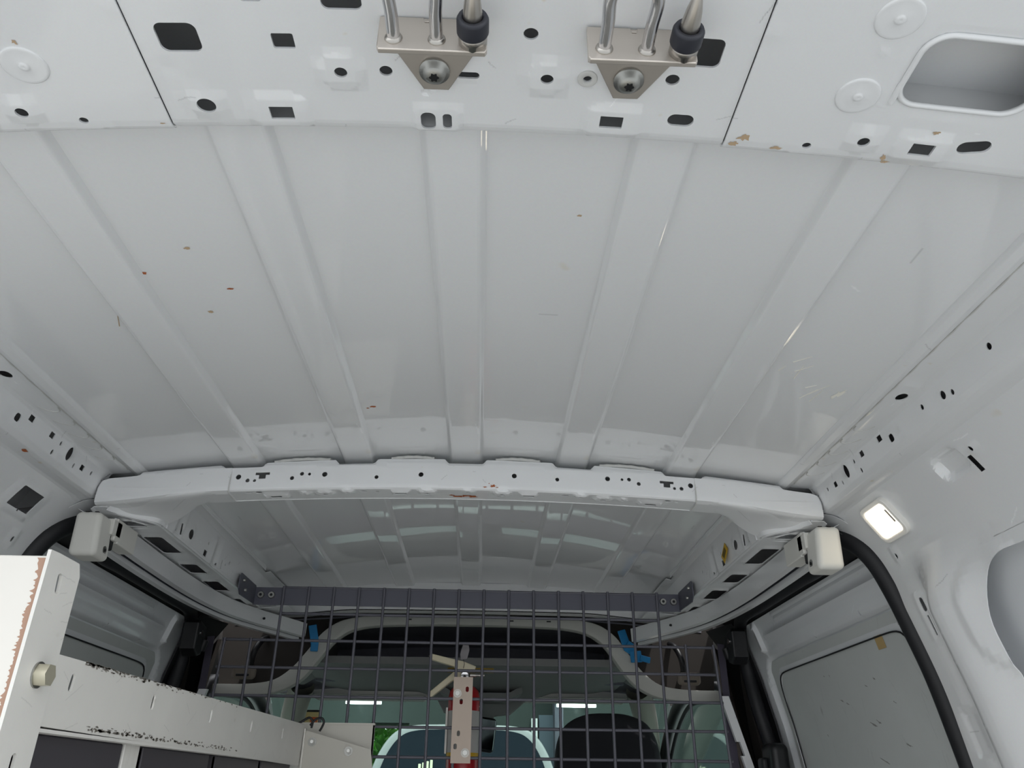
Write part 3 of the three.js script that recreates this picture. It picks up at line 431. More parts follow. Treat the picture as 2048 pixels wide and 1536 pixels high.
// ---- sliding doors (structure) with their infill boards
const DOOR = [[0.648, 1.182], [0.684, 1.15], [0.700, 1.10], [0.716, 1.05], [0.745, 0.92], [0.768, 0.75], [0.776, 0.4], [0.776, 0.02]];
const doorF = section(DOOR, 0.02, 1);
const doorU = (y) => { let a = 0, b = doorF.T; for (let i = 0; i < 40; i++) { const m = (a + b) / 2; if (doorF(m).y > y) a = m; else b = m; } return a; };
for (const s of [1, -1]) {
  const d = struct('door_' + (s > 0 ? 2 : 1), s > 0 ? 'white right sliding door with scuffed grey infill board' : 'white left sliding door behind the metal shelf', 'door');
  const u1 = doorU(1.038), u2 = doorU(0.45), zc = -1.593, wz = 0.62;
  const win = { t: 'r', u: (u1 + u2) / 2, v: zc, w: u2 - u1, h: wz, r: 0.05 };
  const holes = [win, { t: 'r', u: doorU(1.082), v: -1.40, w: 0.009, h: 0.004, r: 0.001 }, { t: 'r', u: doorU(1.078), v: -1.62, w: 0.009, h: 0.004, r: 0.001 }, { t: 'r', u: doorU(1.074), v: -1.79, w: 0.008, h: 0.004, r: 0.001 }];
  const pr = [
    { t: 'r', u: (u1 + u2) / 2, v: zc, w: u2 - u1 + 0.03, k: wz + 0.03, r: 0.06, h: 0.006, e: 0.006 },
    { t: 'r', u: (u1 + u2) / 2, v: zc, w: u2 - u1 + 0.075, k: wz + 0.10, r: 0.08, h: -0.012, e: 0.014 },
    { t: 'r', u: doorU(1.118), v: -1.56, w: 0.012, k: 0.62, r: 0.006, h: 0.006, e: 0.008 },
    { t: 'r', u: doorU(1.140), v: -1.52, w: 0.004, k: 0.50, r: 0.002, h: 0.003, e: 0.004 }, { t: 'r', u: doorU(1.150), v: -1.52, w: 0.003, k: 0.50, r: 0.0015, h: 0.003, e: 0.004 },
    { t: 'r', u: doorU(1.12), v: -1.90, w: 0.07, k: 0.02, r: 0.009, h: 0.010, e: 0.012 }];
  const map = (u, v, w) => { const q = doorF(u), k = w - press(pr, u, v); return [q.x + q.nx * k, q.y + q.ny * k, v]; };
  add(d, 'door_sheet', side(s, sheet(doorU(1.155), 0.62, -2.03, -1.222, 0.0058, 0.008, 0.0014, holes, map, 0.7)), M.door);
  add(d, 'lower_door_sheet', side(s, sheet(0.618, doorF.T, -2.03, -1.222, 0.05, 0.06, 0.0014, [], map, 0.7)), M.door);
  add(d, 'infill_board', side(s, sheet(u1 - 0.03, u2 + 0.02, zc - wz / 2 - 0.03, zc + wz / 2 + 0.03, 0.03, 0.05, 0.003, [], (u, v, w) => { const q = doorF(u); return [q.x + q.nx * (w + 0.007), q.y + q.ny * (w + 0.007), v]; }, 0.8)), M.board);
  // black gasket round the board
  const gp = []; const rr = 0.05; for (let i = 0; i < 72; i++) { const t = (i / 72) * Math.PI * 2, cx = Math.cos(t), sy = Math.sin(t), a = Math.sign(cx) * Math.pow(Math.abs(cx), 0.18), b = Math.sign(sy) * Math.pow(Math.abs(sy), 0.10); const u = (u1 + u2) / 2 + a * ((u2 - u1) / 2 + 0.0), v = zc + b * (wz / 2); const q = doorF(u); gp.push(V(s * (q.x + q.nx * 0.004), q.y + q.ny * 0.004, v)); }
  add(d, 'gasket', tube(gp, 0.0016, 220, 6, true), M.rubber);
  if (s > 0) {
    const on = (y, z) => { const q = doorF(doorU(y)); return V(q.x + q.nx * 0.0066, q.y + q.ny * 0.0066, z); };
    for (const [y, z, a, b] of [[1.005, -1.66, 0.004, 0.003], [1.003, -1.635, 0.003, 0.004], [0.955, -1.62, 0.012, 0.003], [0.948, -1.60, 0.010, 0.002], [0.905, -1.52, 0.022, 0.004], [0.909, -1.50, 0.014, 0.003], [0.97, -1.50, 0.008, 0.002], [0.978, -1.46, 0.006, 0.003], [0.845, -1.52, 0.026, 0.003], [0.868, -1.42, 0.012, 0.002], [0.90, -1.74, 0.004, 0.002], [0.935, -1.42, 0.006, 0.002]])
      add(d, 'scuff', blot(on(y, z), V(0.1, -0.4, 1), V(0.26, -1, 0), a, b, 14, 0.8), M.scuff);
    const t = thing('masking_tape', 'small tan tape scrap on the right door infill board', 'tape');
    const q = doorF(doorU(1.03)), q2 = doorF(doorU(1.005)); const P = [];
    const g = sheet(doorU(1.040), doorU(1.018), -1.40, -1.372, 0.01, 0.01, 0.0006, [], (u, v, w) => { const k = doorF(u); return [k.x + k.nx * (0.006 - w), k.y + k.ny * (0.006 - w), v]; });
    add(t, 'tape_strip', g, M.masking);
  }
}
// ================================================================ THINGS FIXED TO THE BODY
// ---- door seals: one closed rubber loop round each sliding door opening
for (const s of [1, -1]) {
  const g = thing('door_seal', s > 0 ? 'black rubber seal round the right sliding door opening' : 'black rubber seal round the left sliding door opening', 'seal', 'sliding door seals');
  const pts = [];
  for (const [u, z] of [[1.0, -1.258], [0.7, -1.252], ...sealUZ.slice(0, -2).reverse()]) if (u > 0.012) { const q = wallF(u); pts.push(V(s * (q.x + 0.002), q.y - 0.004, z - 0.002)); }
  for (const z of [-1.40, -1.5, -1.62, -1.75, -1.86]) pts.push(V(s * 0.648, 1.166, z));
  for (const [x, y, z] of [[0.668, 1.162, -1.95], [0.682, 1.125, -2.0], [0.692, 1.06, -2.012], [0.70, 0.98, -2.0], [0.722, 0.88, -2.0], [0.745, 0.7, -2.0], [0.76, 0.4, -2.0], [0.76, 0.2, -1.99]]) pts.push(V(s * x, y, z));
  const c = new THREE.CatmullRomCurve3(pts, false, 'centripetal');
  const t = new THREE.TubeGeometry(c, 260, 0.0165, 12, false);
  add(g, 'seal_bulb', t, M.rubber);
  const t2 = new THREE.TubeGeometry(new THREE.CatmullRomCurve3(pts.map((p) => V(p.x + s * 0.014, p.y + 0.002, p.z - 0.006)), false, 'centripetal'), 200, 0.0085, 8, false);
  add(g, 'seal_lip', t2, M.black);
  add(g, 'top_backing', side(s, sheet(0, 0.09, -2.03, -1.26, 0.03, 0.1, 0.003, [], (u, v, w) => [0.622 + u * 0.75, 1.192 - u * 0.42 - w, v])), M.black);
  add(g, 'front_flap', side(s, sheet(0.02, 1.0, -2.10, -1.985, 0.05, 0.03, 0.004, [], (u, v, w) => { const q = doorF(u); return [q.x - 0.012 + w + 0.3 * (v + 2.0), q.y, v]; }, 0.8)), M.black);
}
// ---- sliding door tracks and their end caps
for (const s of [1, -1]) {
  const g = thing('slide_track', s > 0 ? 'white sliding door track curving inward, above the right door' : 'white sliding door track curving inward, above the left door', 'track', 'sliding door tracks');
  const path = [[0.5695, 0, -1.262], [0.5745, 0, -1.36], [0.577, 0, -1.50], [0.5765, 0, -1.64], [0.568, 0, -1.78], [0.549, 0, -1.90], [0.513, 0, -2.01], [0.467, 0, -2.11], [0.437, 0, -2.18]].map(([x, , z]) => [x, 1.155, z]);
  // outward is +n for the right-hand side; n follows -tz -> +x when travelling forward
  add(g, 'channel', side(s, sweep(path, [[0, 0.0315], [0.002, -0.002], [0.012, -0.0045], [0.012, -0.002], [0.0045, 0.0005], [0.003, 0.0315]], 90)), M.paint);
  add(g, 'channel_web', side(s, sweep(path, [[0.012, -0.0028], [0.0125, 0.012], [0.026, 0.013], [0.026, -0.006], [0.024, -0.006], [0.024, 0.010], [0.0145, 0.0095], [0.014, -0.0028]], 90)), M.meshrail);
  add(g, 'lower_lip', side(s, sweep(path, [[0.021, -0.003], [0.021, -0.0115], [0.034, -0.0115], [0.034, -0.0095], [0.023, -0.0095], [0.023, -0.003]], 90)), M.paint);
  add(g, 'track_sleeve', side(s, rbox(0.5655, 0.5735, 1.1495, 1.1865, -1.345, -1.262, 0.0025)), M.capwhite);
  add(g, 'sleeve_foot', side(s, rbox(0.5655, 0.592, 1.1475, 1.1525, -1.345, -1.275, 0.002)), M.capwhite);
  add(g, 'end_screw', rod(V(s * 0.51, 1.167, -2.012), V(s * 0.507, 1.167, -2.010), 0.003), M.black);
  const e = thing('track_end_cap', s > 0 ? 'white plastic end cap on the right door track, beside the lit lamp' : 'white plastic end cap on the left door track, above the shelf post', 'end cap', 'track end caps');
  const body = new RoundedBoxGeometry(0.042, 0.070, 0.05, 5, 0.0085); { const p = body.attributes.position; for (let i = 0; i < p.count; i++) { const y = p.getY(i) / 0.0345; p.setX(i, p.getX(i) * (1 - 0.04 * y) + 0.002 * y); } body.computeVertexNormals(); }
  add(e, 'cap_body', side(s, body.translate(0.5895, 1.1475, -1.237)), M.capwhite);
  add(e, 'cap_tongue', side(s, rbox(0.5655, 0.605, 1.156, 1.1825, -1.282, -1.25, 0.002)), M.capwhite);
  add(e, 'cap_screw', side(s, rod(V(0.5665, 1.128, -1.243), V(0.573, 1.128, -1.243), 0.0065)), M.zinc);
  add(e, 'screw_slot', side(s, rod(V(0.5655, 1.128, -1.243), V(0.567, 1.128, -1.243), 0.0025)), M.black);
  add(e, 'roller_block', side(s, rbox(0.571, 0.60, 1.135, 1.158, -1.277, -1.256, 0.003)), M.black);
  for (const x of [0.577, 0.592]) add(e, 'clip_slot', side(s, box(x, x + 0.006, 1.1815, 1.1824, -1.2185, -1.2145)), M.black);
}
// ---- cargo lamp on the right wall
{
  const g = thing('cargo_lamp', 'lit square cargo lamp with clear ribbed lens on right wall', 'lamp');
  const q = wallF(0.047), n = V(-q.nx, -q.ny, 0), t = V(q.ny, -q.nx, 0);  // n into the van, t down the slope
  const fr = new THREE.Matrix4().makeBasis(V(0, 0, -1), t.clone().negate(), n.clone()); if (fr.determinant() < 0) fr.makeBasis(V(0, 0, 1), t.clone().negate(), n.clone());
  fr.setPosition(q.x + n.x * 0.001, q.y + n.y * 0.001, -1.137);
  const A = (geo) => geo.applyMatrix4(fr);
  const rim = new THREE.ExtrudeGeometry((() => { const o = shapeOf({ t: 'r', w: 0.073, h: 0.061, r: 0.013 }); o.holes.push(new THREE.Path(shapeOf({ t: 'r', w: 0.064, h: 0.052, r: 0.010 }).getPoints(8))); return o; })(), { depth: 0.006, bevelEnabled: true, bevelSize: 0.0015, bevelThickness: 0.002, bevelSegments: 3 });
  M.lampglow = new THREE.MeshStandardMaterial({ color: 0xfffaf0, emissive: 0xfff3dc, emissiveIntensity: 2.4, roughness: 0.4 });
  M.lens = new THREE.MeshPhysicalMaterial({ color: 0xffffff, transmission: 0.9, thickness: 0, roughness: 0.25 });
  add(g, 'lamp_rim', A(rim), std(0xf2f0ea, 0.3));
  add(g, 'light_panel', A(new THREE.BoxGeometry(0.0625, 0.0505, 0.002).translate(0, 0, 0.0045)), M.lampglow);
  add(g, 'lamp_housing', A(new THREE.BoxGeometry(0.062, 0.050, 0.022).translate(0, 0, -0.0085)), M.capwhite);  // unseen back box, added to block panel light from the wall cavity
  add(g, 'lens', A(new THREE.ExtrudeGeometry(shapeOf({ t: 'r', w: 0.0635, h: 0.0515, r: 0.010 }), { depth: 0.002, bevelEnabled: true, bevelSize: 0.0005, bevelThickness: 0.001 }).translate(0, 0, 0.007)), M.lens);
  for (let i = 0; i < 7; i++) add(g, 'lens_ridge', A(new THREE.BoxGeometry(0.0012, 0.007, 0.0012).translate(-0.014 + i * 0.0042, -0.0175, 0.0106)), M.lens);
  add(g, 'switch_slot', A(new THREE.BoxGeometry(0.0014, 0.022, 0.002).translate(fr.elements[2] < 0 ? -0.0275 : 0.0275, 0.002, 0.0085)), M.black);
  const L = new THREE.RectAreaLight(0xfff0d0, 3.4, 0.054, 0.042); L.name = 'lamp_light';
  L.position.set(q.x + n.x * 0.016, q.y + n.y * 0.016, -1.137); L.lookAt(q.x + n.x, q.y + n.y, -1.137); g.add(L);
}
// ---- rear door striker brackets
for (const [cx, side0] of [[-0.0085, 'left'], [0.1345, 'right']]) {
  const g = thing('door_striker', side0 === 'left' ? 'steel door striker bracket bolted to header, nearer the centre' : 'steel door striker bracket bolted to header, beside square opening', 'striker', 'rear door strikers');
  const y0 = headY(cx) - 0.0012;
  const tri = extrude([[-0.034, 0.365], [0.034, 0.365], [0.034, 0.378], [0.008, 0.4225], [-0.010, 0.4225], [-0.034, 0.378]], 0.0022, { bevel: 0.0006 }).rotateX(-Math.PI / 2).translate(cx, y0 - 0.003, 0);
  add(g, 'mounting_plate', tri, M.plate);
  const front = extrude([[-0.0355, -0.031], [0.0355, -0.031], [0.0365, -0.029], [0.0365, 0.0], [-0.0015, 0.0], [-0.0025, -0.005], [-0.0065, -0.005], [-0.0075, 0.0], [-0.0365, 0.0], [-0.0365, -0.029]], 0.0026, { bevel: 0.0007 }).translate(cx, y0 - 0.0005, -0.3672);
  add(g, 'front_plate', front, M.plate);
  add(g, 'side_gusset', box(cx - 0.0365, cx - 0.0345, y0 - 0.026, y0, -0.372, -0.366), M.plate);
  const rods = [cx - 0.0262, cx + 0.0030], yr = y0 - 0.0215;
  const loop = [V(rods[0], yr, -0.366), V(rods[0], yr + 0.001, -0.345), V(rods[0] - 0.0005, yr + 0.002, -0.326), V(rods[0] + 0.004, yr + 0.002, -0.3175), V((rods[0] + rods[1]) / 2, yr + 0.002, -0.3155), V(rods[1] - 0.004, yr + 0.002, -0.3175), V(rods[1] + 0.0005, yr + 0.002, -0.326), V(rods[1], yr + 0.001, -0.345), V(rods[1], yr, -0.366)];
  add(g, 'striker_loop', tube(loop, 0.0044, 80, 14), M.chrome);
  for (const x of rods) add(g, 'weld_collar', new THREE.SphereGeometry(0.0062, 16, 10).scale(1, 1, 0.5).translate(x, yr, -0.3638), M.steel);
  const bx = cx + 0.0275, zb = -0.3648, lat = (pts) => new THREE.LatheGeometry(pts.map((p) => V2(...p)), 28).rotateX(Math.PI / 2).translate(bx, yr - 0.001, zb);
  add(g, 'pin_base', lat([[0, 0], [0.0098, 0], [0.0098, 0.0065], [0.0088, 0.0075], [0, 0.0075]]), M.steel);
  add(g, 'rubber_bumper', lat([[0.006, 0.0072], [0.0098, 0.0072], [0.0108, 0.009], [0.0108, 0.0185], [0.0098, 0.0205], [0.007, 0.0205], [0.0062, 0.018]]), M.bumper);
  add(g, 'guide_pin', lat([[0, 0.007], [0.0062, 0.007], [0.0064, 0.024], [0.0052, 0.034], [0.0032, 0.043], [0.0012, 0.047], [0, 0.0475]]), M.steel);
  const bolt = new THREE.LatheGeometry([[0, -0.0075], [0.004, -0.0075], [0.0078, -0.006], [0.0085, -0.0025], [0.0112, -0.0022], [0.0112, 0], [0, 0]].map((p) => V2(...p)), 32);
  const bm = add(g, 'bolt', bolt.translate(cx - 0.0015, y0 - 0.0036, -0.405), M.zinc, 'zinc torx bolt');
  const star = []; for (let i = 0; i < 24; i++) { const a = (i / 24) * Math.PI * 2, r = 0.0031 + 0.0007 * Math.cos(a * 6); star.push([Math.cos(a) * r, Math.sin(a) * r]); }
  add(bm, 'torx_socket', extrude(star, 0.0012).rotateX(Math.PI / 2).translate(cx - 0.0015, y0 - 0.0036 - 0.0070, -0.405), M.black);
}
// ---- door front latch blocks and inner handles
for (const s of [1, -1]) {
  const g = thing('door_catch', s > 0 ? 'black roller catch at front edge of right sliding door' : 'black roller catch at front edge of left sliding door', 'catch', 'sliding door catches');
  const h = extrude([[-0.022, 0.028], [0.022, 0.036], [0.03, 0.03], [0.03, -0.024], [0.008, -0.036], [-0.012, -0.03], [-0.024, -0.012]], 0.03, { bevel: 0.004 }).rotateY(-Math.PI / 2).translate(0.664, 1.105, -1.945);
  add(g, 'catch_body', side(s, h), M.black);
  for (const [y, z] of [[1.118, -1.937], [1.098, -1.965]]) add(g, 'catch_bolt', side(s, rod(V(0.632, y, z), V(0.628, y, z), 0.007)), M.chrome);
  add(g, 'roller', side(s, rod(V(0.626, 1.106, -1.962), V(0.634, 1.082, -1.966), 0.009)), M.black);
}
{
  const h = add(scene.getObjectByName('door_2'), 'door_handle', rbox(0.685, 0.728, 0.74, 0.895, -1.975, -1.90, 0.016, 4), M.black, 'black inner door handle');
  add(h, 'handle_lever', rbox(0.672, 0.688, 0.76, 0.865, -1.965, -1.93, 0.007, 4), M.rubber);
}
// ---- yellow tag on the right front rail
{
  const g = thing('warning_label', 'small yellow diamond label stuck on the right front rail', 'label');
  add(g, 'label_sheet', extrude([[-0.022, 0.0], [0.008, 0.020], [0.024, 0.004], [-0.004, -0.018]], 0.0006).rotateY(-Math.PI / 2).translate(0.5092, 1.2135, -1.507), M.yellow);
  add(g, 'label_print', extrude([[-0.014, 0.001], [0.005, 0.012], [0.014, 0.003], [-0.003, -0.009]], 0.0004).rotateY(-Math.PI / 2).translate(0.5086, 1.2135, -1.507), std(0x6b5a1c, 0.6));
}
// ================================================================ BULKHEAD GRILLE
const GZ = -1.89;
{
  const g = thing('bulkhead_grille', 'dark grey wire mesh bulkhead behind the cab', 'grille');
  add(g, 'top_rail', mergeGeometries([box(-0.507, 0.507, 1.176, 1.2165, GZ, GZ + 0.0028), box(-0.507, 0.507, 1.2140, 1.2165, GZ - 0.025, GZ)]), M.meshrail);
  const wx = (k) => 0.0066 + (k - 7.5) * 0.0592, r = 0.0033, zf = GZ + 0.0062;
  for (let k = -2; k <= 17; k++) {
    const top = k >= 0 && k <= 15 ? 1.219 : 1.096 + 0.004, x = wx(k), b = 0.10;
    const ends = k < 0 || k > 15 ? [-0.563, 0.579] : [];
    const xx = k === -2 ? -0.556 : k === 17 ? 0.575 : x;
    add(g, 'vertical_wire', rod(V(xx + (k === 17 || k === -2 ? Math.sign(xx) * 0.045 : 0), b, zf), V(xx, top, zf), r, r, 8), M.mesh);
  }
  for (let j = 0; j < 19; j++) {
    const y = 1.216 - j * 0.06, e = j < 2 ? [wx(0) - 0.004, wx(15) + 0.004] : [-0.563 - 0.004 * Math.min(8, j - 2), 0.578 + 0.004 * Math.min(8, j - 2)];
    add(g, 'horizontal_wire', rod(V(e[0], y + 0.001, zf - 0.005), V(e[1], y - 0.0015, zf - 0.005), r, r, 8), M.mesh);
  }
  for (const s of [1, -1]) {
    const plate = new THREE.ExtrudeGeometry((() => { const q = new THREE.Shape([V2(0, 0), V2(0.12, -0.004), V2(0.135, 0.006), V2(0.135, 0.034), V2(0.126, 0.042), V2(0.005, 0.042), V2(0, 0.038)]); return q; })(), { depth: 0.0025, bevelEnabled: false }).rotateY(-Math.PI / 2);
    const br = add(g, 'end_bracket', side(s, plate.translate(0.5065, 1.178, GZ)), M.meshrail);
    for (const [z, y] of [[-1.782, 1.208], [-1.80, 1.19]]) add(br, 'bracket_bolt', side(s, rod(V(0.504, y, z), V(0.5, y, z), 0.0042, 0.0035, 6)), M.zinc);
    for (const x of [0.4655, 0.4905]) { const m = add(g, 'rail_bolt', rod(V(s * x, 1.1985, GZ + 0.0028), V(s * x, 1.1985, GZ + 0.0075), 0.0085, 0.007, 20), M.zinc); add(m, 'bolt_socket', rod(V(s * x, 1.1985, GZ + 0.0072), V(s * x, 1.1985, GZ + 0.0082), 0.0035, 0.0035, 6), M.black); }
  }
}
// ---- extinguisher with its bracket on the grille
{
  const b = thing('mounting_plate', 'beige slotted steel plate clamped to the bulkhead grille', 'plate');
  const holes = [{ t: 'r', u: 0.0095, v: 0.206 - 0.026, w: 0.007, h: 0.0115, r: 0.0034 }, { t: 'r', u: -0.003, v: 0.206 - 0.052, w: 0.007, h: 0.0115, r: 0.0034 }, { t: 'r', u: -0.0065, v: 0.206 - 0.117, w: 0.007, h: 0.0115, r: 0.0034 }, { t: 'r', u: -0.0125, v: 0.206 - 0.143, w: 0.007, h: 0.0115, r: 0.0034 }];
  add(b, 'plate_sheet', sheet(-0.0215, 0.0215, 0.03, 0.206, 0.0043, 0.01, 0.0025, holes, (u, v, w) => [-0.0058 + u + 0.01 * (v - 0.1) * 0.3, 0.815 + v, GZ + 0.0135 - w - 0.05 * Math.max(0, v - 0.194)]), std(0xb8a99c, 0.5, 0.3));
  for (const [x, y] of [[-0.0175, 0.986], [0.0035, 0.8655]]) { const w = add(b, 'washer', rod(V(x, y, GZ + 0.0125), V(x, y, GZ + 0.0145), 0.0092, 0.0092, 24), M.plywhite); add(w, 'nut', rod(V(x, y, GZ + 0.0145), V(x, y, GZ + 0.0195), 0.0056, 0.0056, 6), M.zinc); }
  const g = thing('fire_extinguisher', 'red fire extinguisher with cream levers behind the grille', 'extinguisher');
  const cx = -0.004, cz = -1.955, lat = (pts, m, n) => add(g, n, new THREE.LatheGeometry(pts.map((p) => V2(...p)), 40).translate(cx, 0, cz), m);
  lat([[0.0363, 0.955], [0.0363, 0.985], [0.033, 0.999], [0.024, 1.008], [0.013, 1.012], [0.012, 1.018], [0, 1.018]], M.red, 'shoulder');
  lat([[0.0366, 0.868], [0.0366, 0.955]], M.label, 'label_band');
  lat([[0.0364, 0.858], [0.0364, 0.868]], M.yellow, 'yellow_band');
  lat([[0, 0.64], [0.034, 0.642], [0.0363, 0.65], [0.0363, 0.858]], M.red, 'cylinder');
  add(g, 'label_edge', box(cx - 0.0405, cx - 0.036, 0.866, 0.962, cz - 0.004, cz + 0.012), M.plywhite);
  add(g, 'valve', mergeGeometries([new THREE.CylinderGeometry(0.0125, 0.0125, 0.024, 24).translate(cx, 1.029, cz), new THREE.CylinderGeometry(0.0085, 0.0085, 0.012, 24).translate(cx, 1.044, cz)]), M.steel);
  const ga = add(g, 'gauge', rod(V(cx, 1.03, cz + 0.012), V(cx, 1.03, cz + 0.02), 0.0095, 0.009, 24), M.chrome); add(ga, 'gauge_hub', rod(V(cx, 1.029, cz + 0.0195), V(cx, 1.029, cz + 0.022), 0.004, 0.0035, 6), M.black);
  const lever = (pts, n) => add(g, n, extrude(pts, 0.016, { bevel: 0.002 }).translate(0, 0, cz - 0.008), M.cream);
  lever([[0.017, 1.044], [0.019, 1.052], [-0.008, 1.062], [-0.028, 1.066], [-0.082, 1.078], [-0.088, 1.075], [-0.084, 1.069], [-0.030, 1.054], [-0.022, 1.045]], 'upper_lever');
  lever([[-0.014, 1.026], [-0.014, 1.044], [-0.030, 1.038], [-0.0865, 0.992], [-0.089, 0.985], [-0.082, 0.985], [-0.034, 1.022]], 'carrying_handle');
  add(g, 'discharge_tube', rod(V(-0.046, 1.0475, cz - 0.018), V(0.064, 1.0475, cz - 0.018), 0.0058, 0.0058, 16), M.brass);
  add(g, 'hose_fitting', mergeGeometries([rod(V(0.008, 1.034, cz), V(0.022, 1.034, cz), 0.006, 0.005, 6), rod(V(0.022, 1.034, cz), V(0.03, 1.034, cz), 0.003, 0.003, 10), rod(V(0.03, 1.034, cz), V(0.042, 1.034, cz), 0.0042, 0.0042, 10)]), M.steel);
  add(g, 'safety_tag', extrude([[-0.006, 0.0], [0.008, 0.002], [0.013, 0.022], [0.011, 0.033], [-0.003, 0.034], [-0.009, 0.012]], 0.001).translate(-0.008, 1.067, cz + 0.012), std(0x8d898b, 0.7));
  add(g, 'tag_wire', tube([V(-0.009, 1.068, cz + 0.012), V(-0.006, 1.058, cz + 0.014), V(-0.008, 1.048, cz + 0.012)], 0.0006, 16, 5), M.black);
}
// ================================================================ STORAGE SHELF ON THE LEFT
{
  const g = thing('storage_shelf', 'worn white steel storage shelf with long slotted lip on the left', 'shelf');
  const X = -0.342;
  // rear facing end panel
  add(g, 'end_panel', rbox(-0.475, X - 0.0012, 0.0, 0.976, -0.7045, -0.6885, 0.0015), M.plywhite);
  // corner post: inner flange with rounded top, slots
  const hp = [{ t: 'r', u: 0.712, v: 0.957, w: 0.008, h: 0.018, r: 0.004, a: 0.1 }, { t: 'r', u: 0.7165, v: 0.812, w: 0.008, h: 0.018, r: 0.004 }, { t: 'p', u: 0.7455, v: 0.9815, pts: [[-0.012, 0.01], [0.0005, -0.012], [0.01, -0.012], [0.01, 0.01]] }];
  const post = add(g, 'corner_post', sheet(0.686, 0.7455, 0.02, 0.9815, 0.006, 0.02, 0.003, hp, (u, v, w) => [X - w, v - 0.05 * Math.max(0, 0.70 - u), -u - 0.012 * Math.max(0, v - 0.9) * 0]), M.shelf);
  const bolt = add(g, 'hex_bolt', rod(V(X, 0.8812, -0.718), V(X + 0.011, 0.8812, -0.718), 0.0098, 0.0094, 6), std(0xd2cdb8, 0.4, 0.6), 'zinc hex bolt');
  add(bolt, 'bolt_washer', rod(V(X, 0.8812, -0.718), V(X + 0.0015, 0.8812, -0.718), 0.0108, 0.0108, 24), M.zinc);
  // chipped paint along the corner, bare primer showing
  const ragged = []; for (let i = 0; i <= 150; i++) ragged.push([X - 0.0022 - 0.0012 * rnd(), 0.974 - 0.172 * (i / 150)]);
  for (let i = 150; i >= 0; i--) { const t = i / 150, y = 0.974 - 0.172 * t; ragged.push([X - 0.005 - 0.0035 * (0.5 + fbm(t * 9, 1, 3, 5)) - 0.0045 * rnd() * rnd() - 0.003 * (1 - sm(0, 0.1, t)), y]); }
  add(g, 'chipped_paint', extrude(ragged, 0.0003).translate(0, 0, -0.6886), std(0xb08f7c, 0.95), 'brown chipped paint edge');
  // long lip, slightly leaning, with slots
  const hs = [0.7829, 0.9853, 1.2019, 1.4209, 1.6508].map((z) => ({ t: 'r', u: z, v: 0.882, w: 0.008, h: 0.016, r: 0.0038 }));
  const lipY = (z) => 0.9020 + (z - 0.75) * 0.0128;
  add(g, 'shelf_lip', sheet(0.742, 1.842, 0.842, 0.9025, 0.012, 0.006, 0.0022, hs, (u, v, w) => { const k = (v - 0.842) / 0.0605, top = lipY(u), lo = 0.8432 - (u - 0.75) * 0.007; return [X + 0.0 - w - 0.003 * (1 - k), lerp(lo, top, k), -u]; }), M.shelf);
  add(g, 'lip_return', box(X - 0.016, X - 0.002, 0.8385, 0.8415, -1.842, -0.742), M.shelf);
  add(g, 'shelf_tray', box(-0.70, X - 0.004, 0.8445, 0.8475, -1.86, -0.705), M.shelf);
  for (const y of [0.60, 0.32]) { add(g, 'shelf_tray', box(-0.70, X - 0.004, y, y + 0.003, -1.86, -0.705), M.shelf); add(g, 'shelf_lip', box(X - 0.004, X - 0.002, y - 0.002, y + 0.06, -1.842, -0.742), M.shelf); }  // unseen lower tiers, added to block floor bounce from the tray above
  add(g, 'far_end_panel', box(-0.70, X - 0.004, 0.0, 0.8445, -1.86, -1.852), M.shelf);
  add(g, 'back_rail', box(-0.705, -0.70, 0.82, 0.92, -1.86, -0.69), M.shelf);
  add(g, 'back_post', box(-0.70, -0.66, 0.0, 0.92, -0.75, -0.705), M.shelf);
  const scuffs = [];
  for (let i = 0; i < 150; i++) { const z = 0.80 + rnd() * rnd() * 0.55; scuffs.push(blot(V(X + 0.0004, lipY(z) - rnd() * rnd() * 0.005, -z), V(0, 0, 1), V(0, 1, 0.3), 0.001 + rnd() * 0.006, 0.0005 + rnd() * 0.0014, 8, 0.7)); }
  for (let i = 0; i < 170; i++) { const z = 0.84 + rnd() * 0.55 * Math.sqrt(rnd()); scuffs.push(blot(V(X - 0.0024, 0.8455 + rnd() * rnd() * 0.006, -z), V(0, 0, 1), V(0, 1, 0.3), 0.001 + rnd() * 0.007, 0.0005 + rnd() * 0.0016, 8, 0.7)); }
  add(g, 'scuff_marks', mergeGeometries(scuffs), std(0x77726a, 0.9), 'dark scuffed edges').userData.kind = 'stuff';
  // far end: folded gusset with two bolts and a back plate
  const gus = [[-0.345, 0.832], [-0.19, 0.832], [-0.1965, 0.8685], [-0.3375, 0.9045]];
  add(g, 'end_gusset', extrude(gus, 0.0022).translate(0, 0, -1.846), M.alu);
  add(g, 'gusset_edge', box(X + 0.001, X + 0.004, 0.832, 0.908, -1.848, -1.838), M.plywhite);
  for (const [x, y] of [[-0.322, 0.882], [-0.2435, 0.865]]) { const m = add(g, 'gusset_bolt', rod(V(x, y, -1.844), V(x, y, -1.838), 0.007, 0.007, 6), M.zinc); add(m, 'bolt_thread', rod(V(x, y, -1.838), V(x + 0.002, y, -1.826), 0.0036, 0.0034, 12), M.zinc); add(m, 'bolt_washer', rod(V(x, y, -1.8445), V(x, y, -1.842), 0.0092, 0.0092, 20), M.zinc); }
  M.bin = std(0x47454a, 0.45);
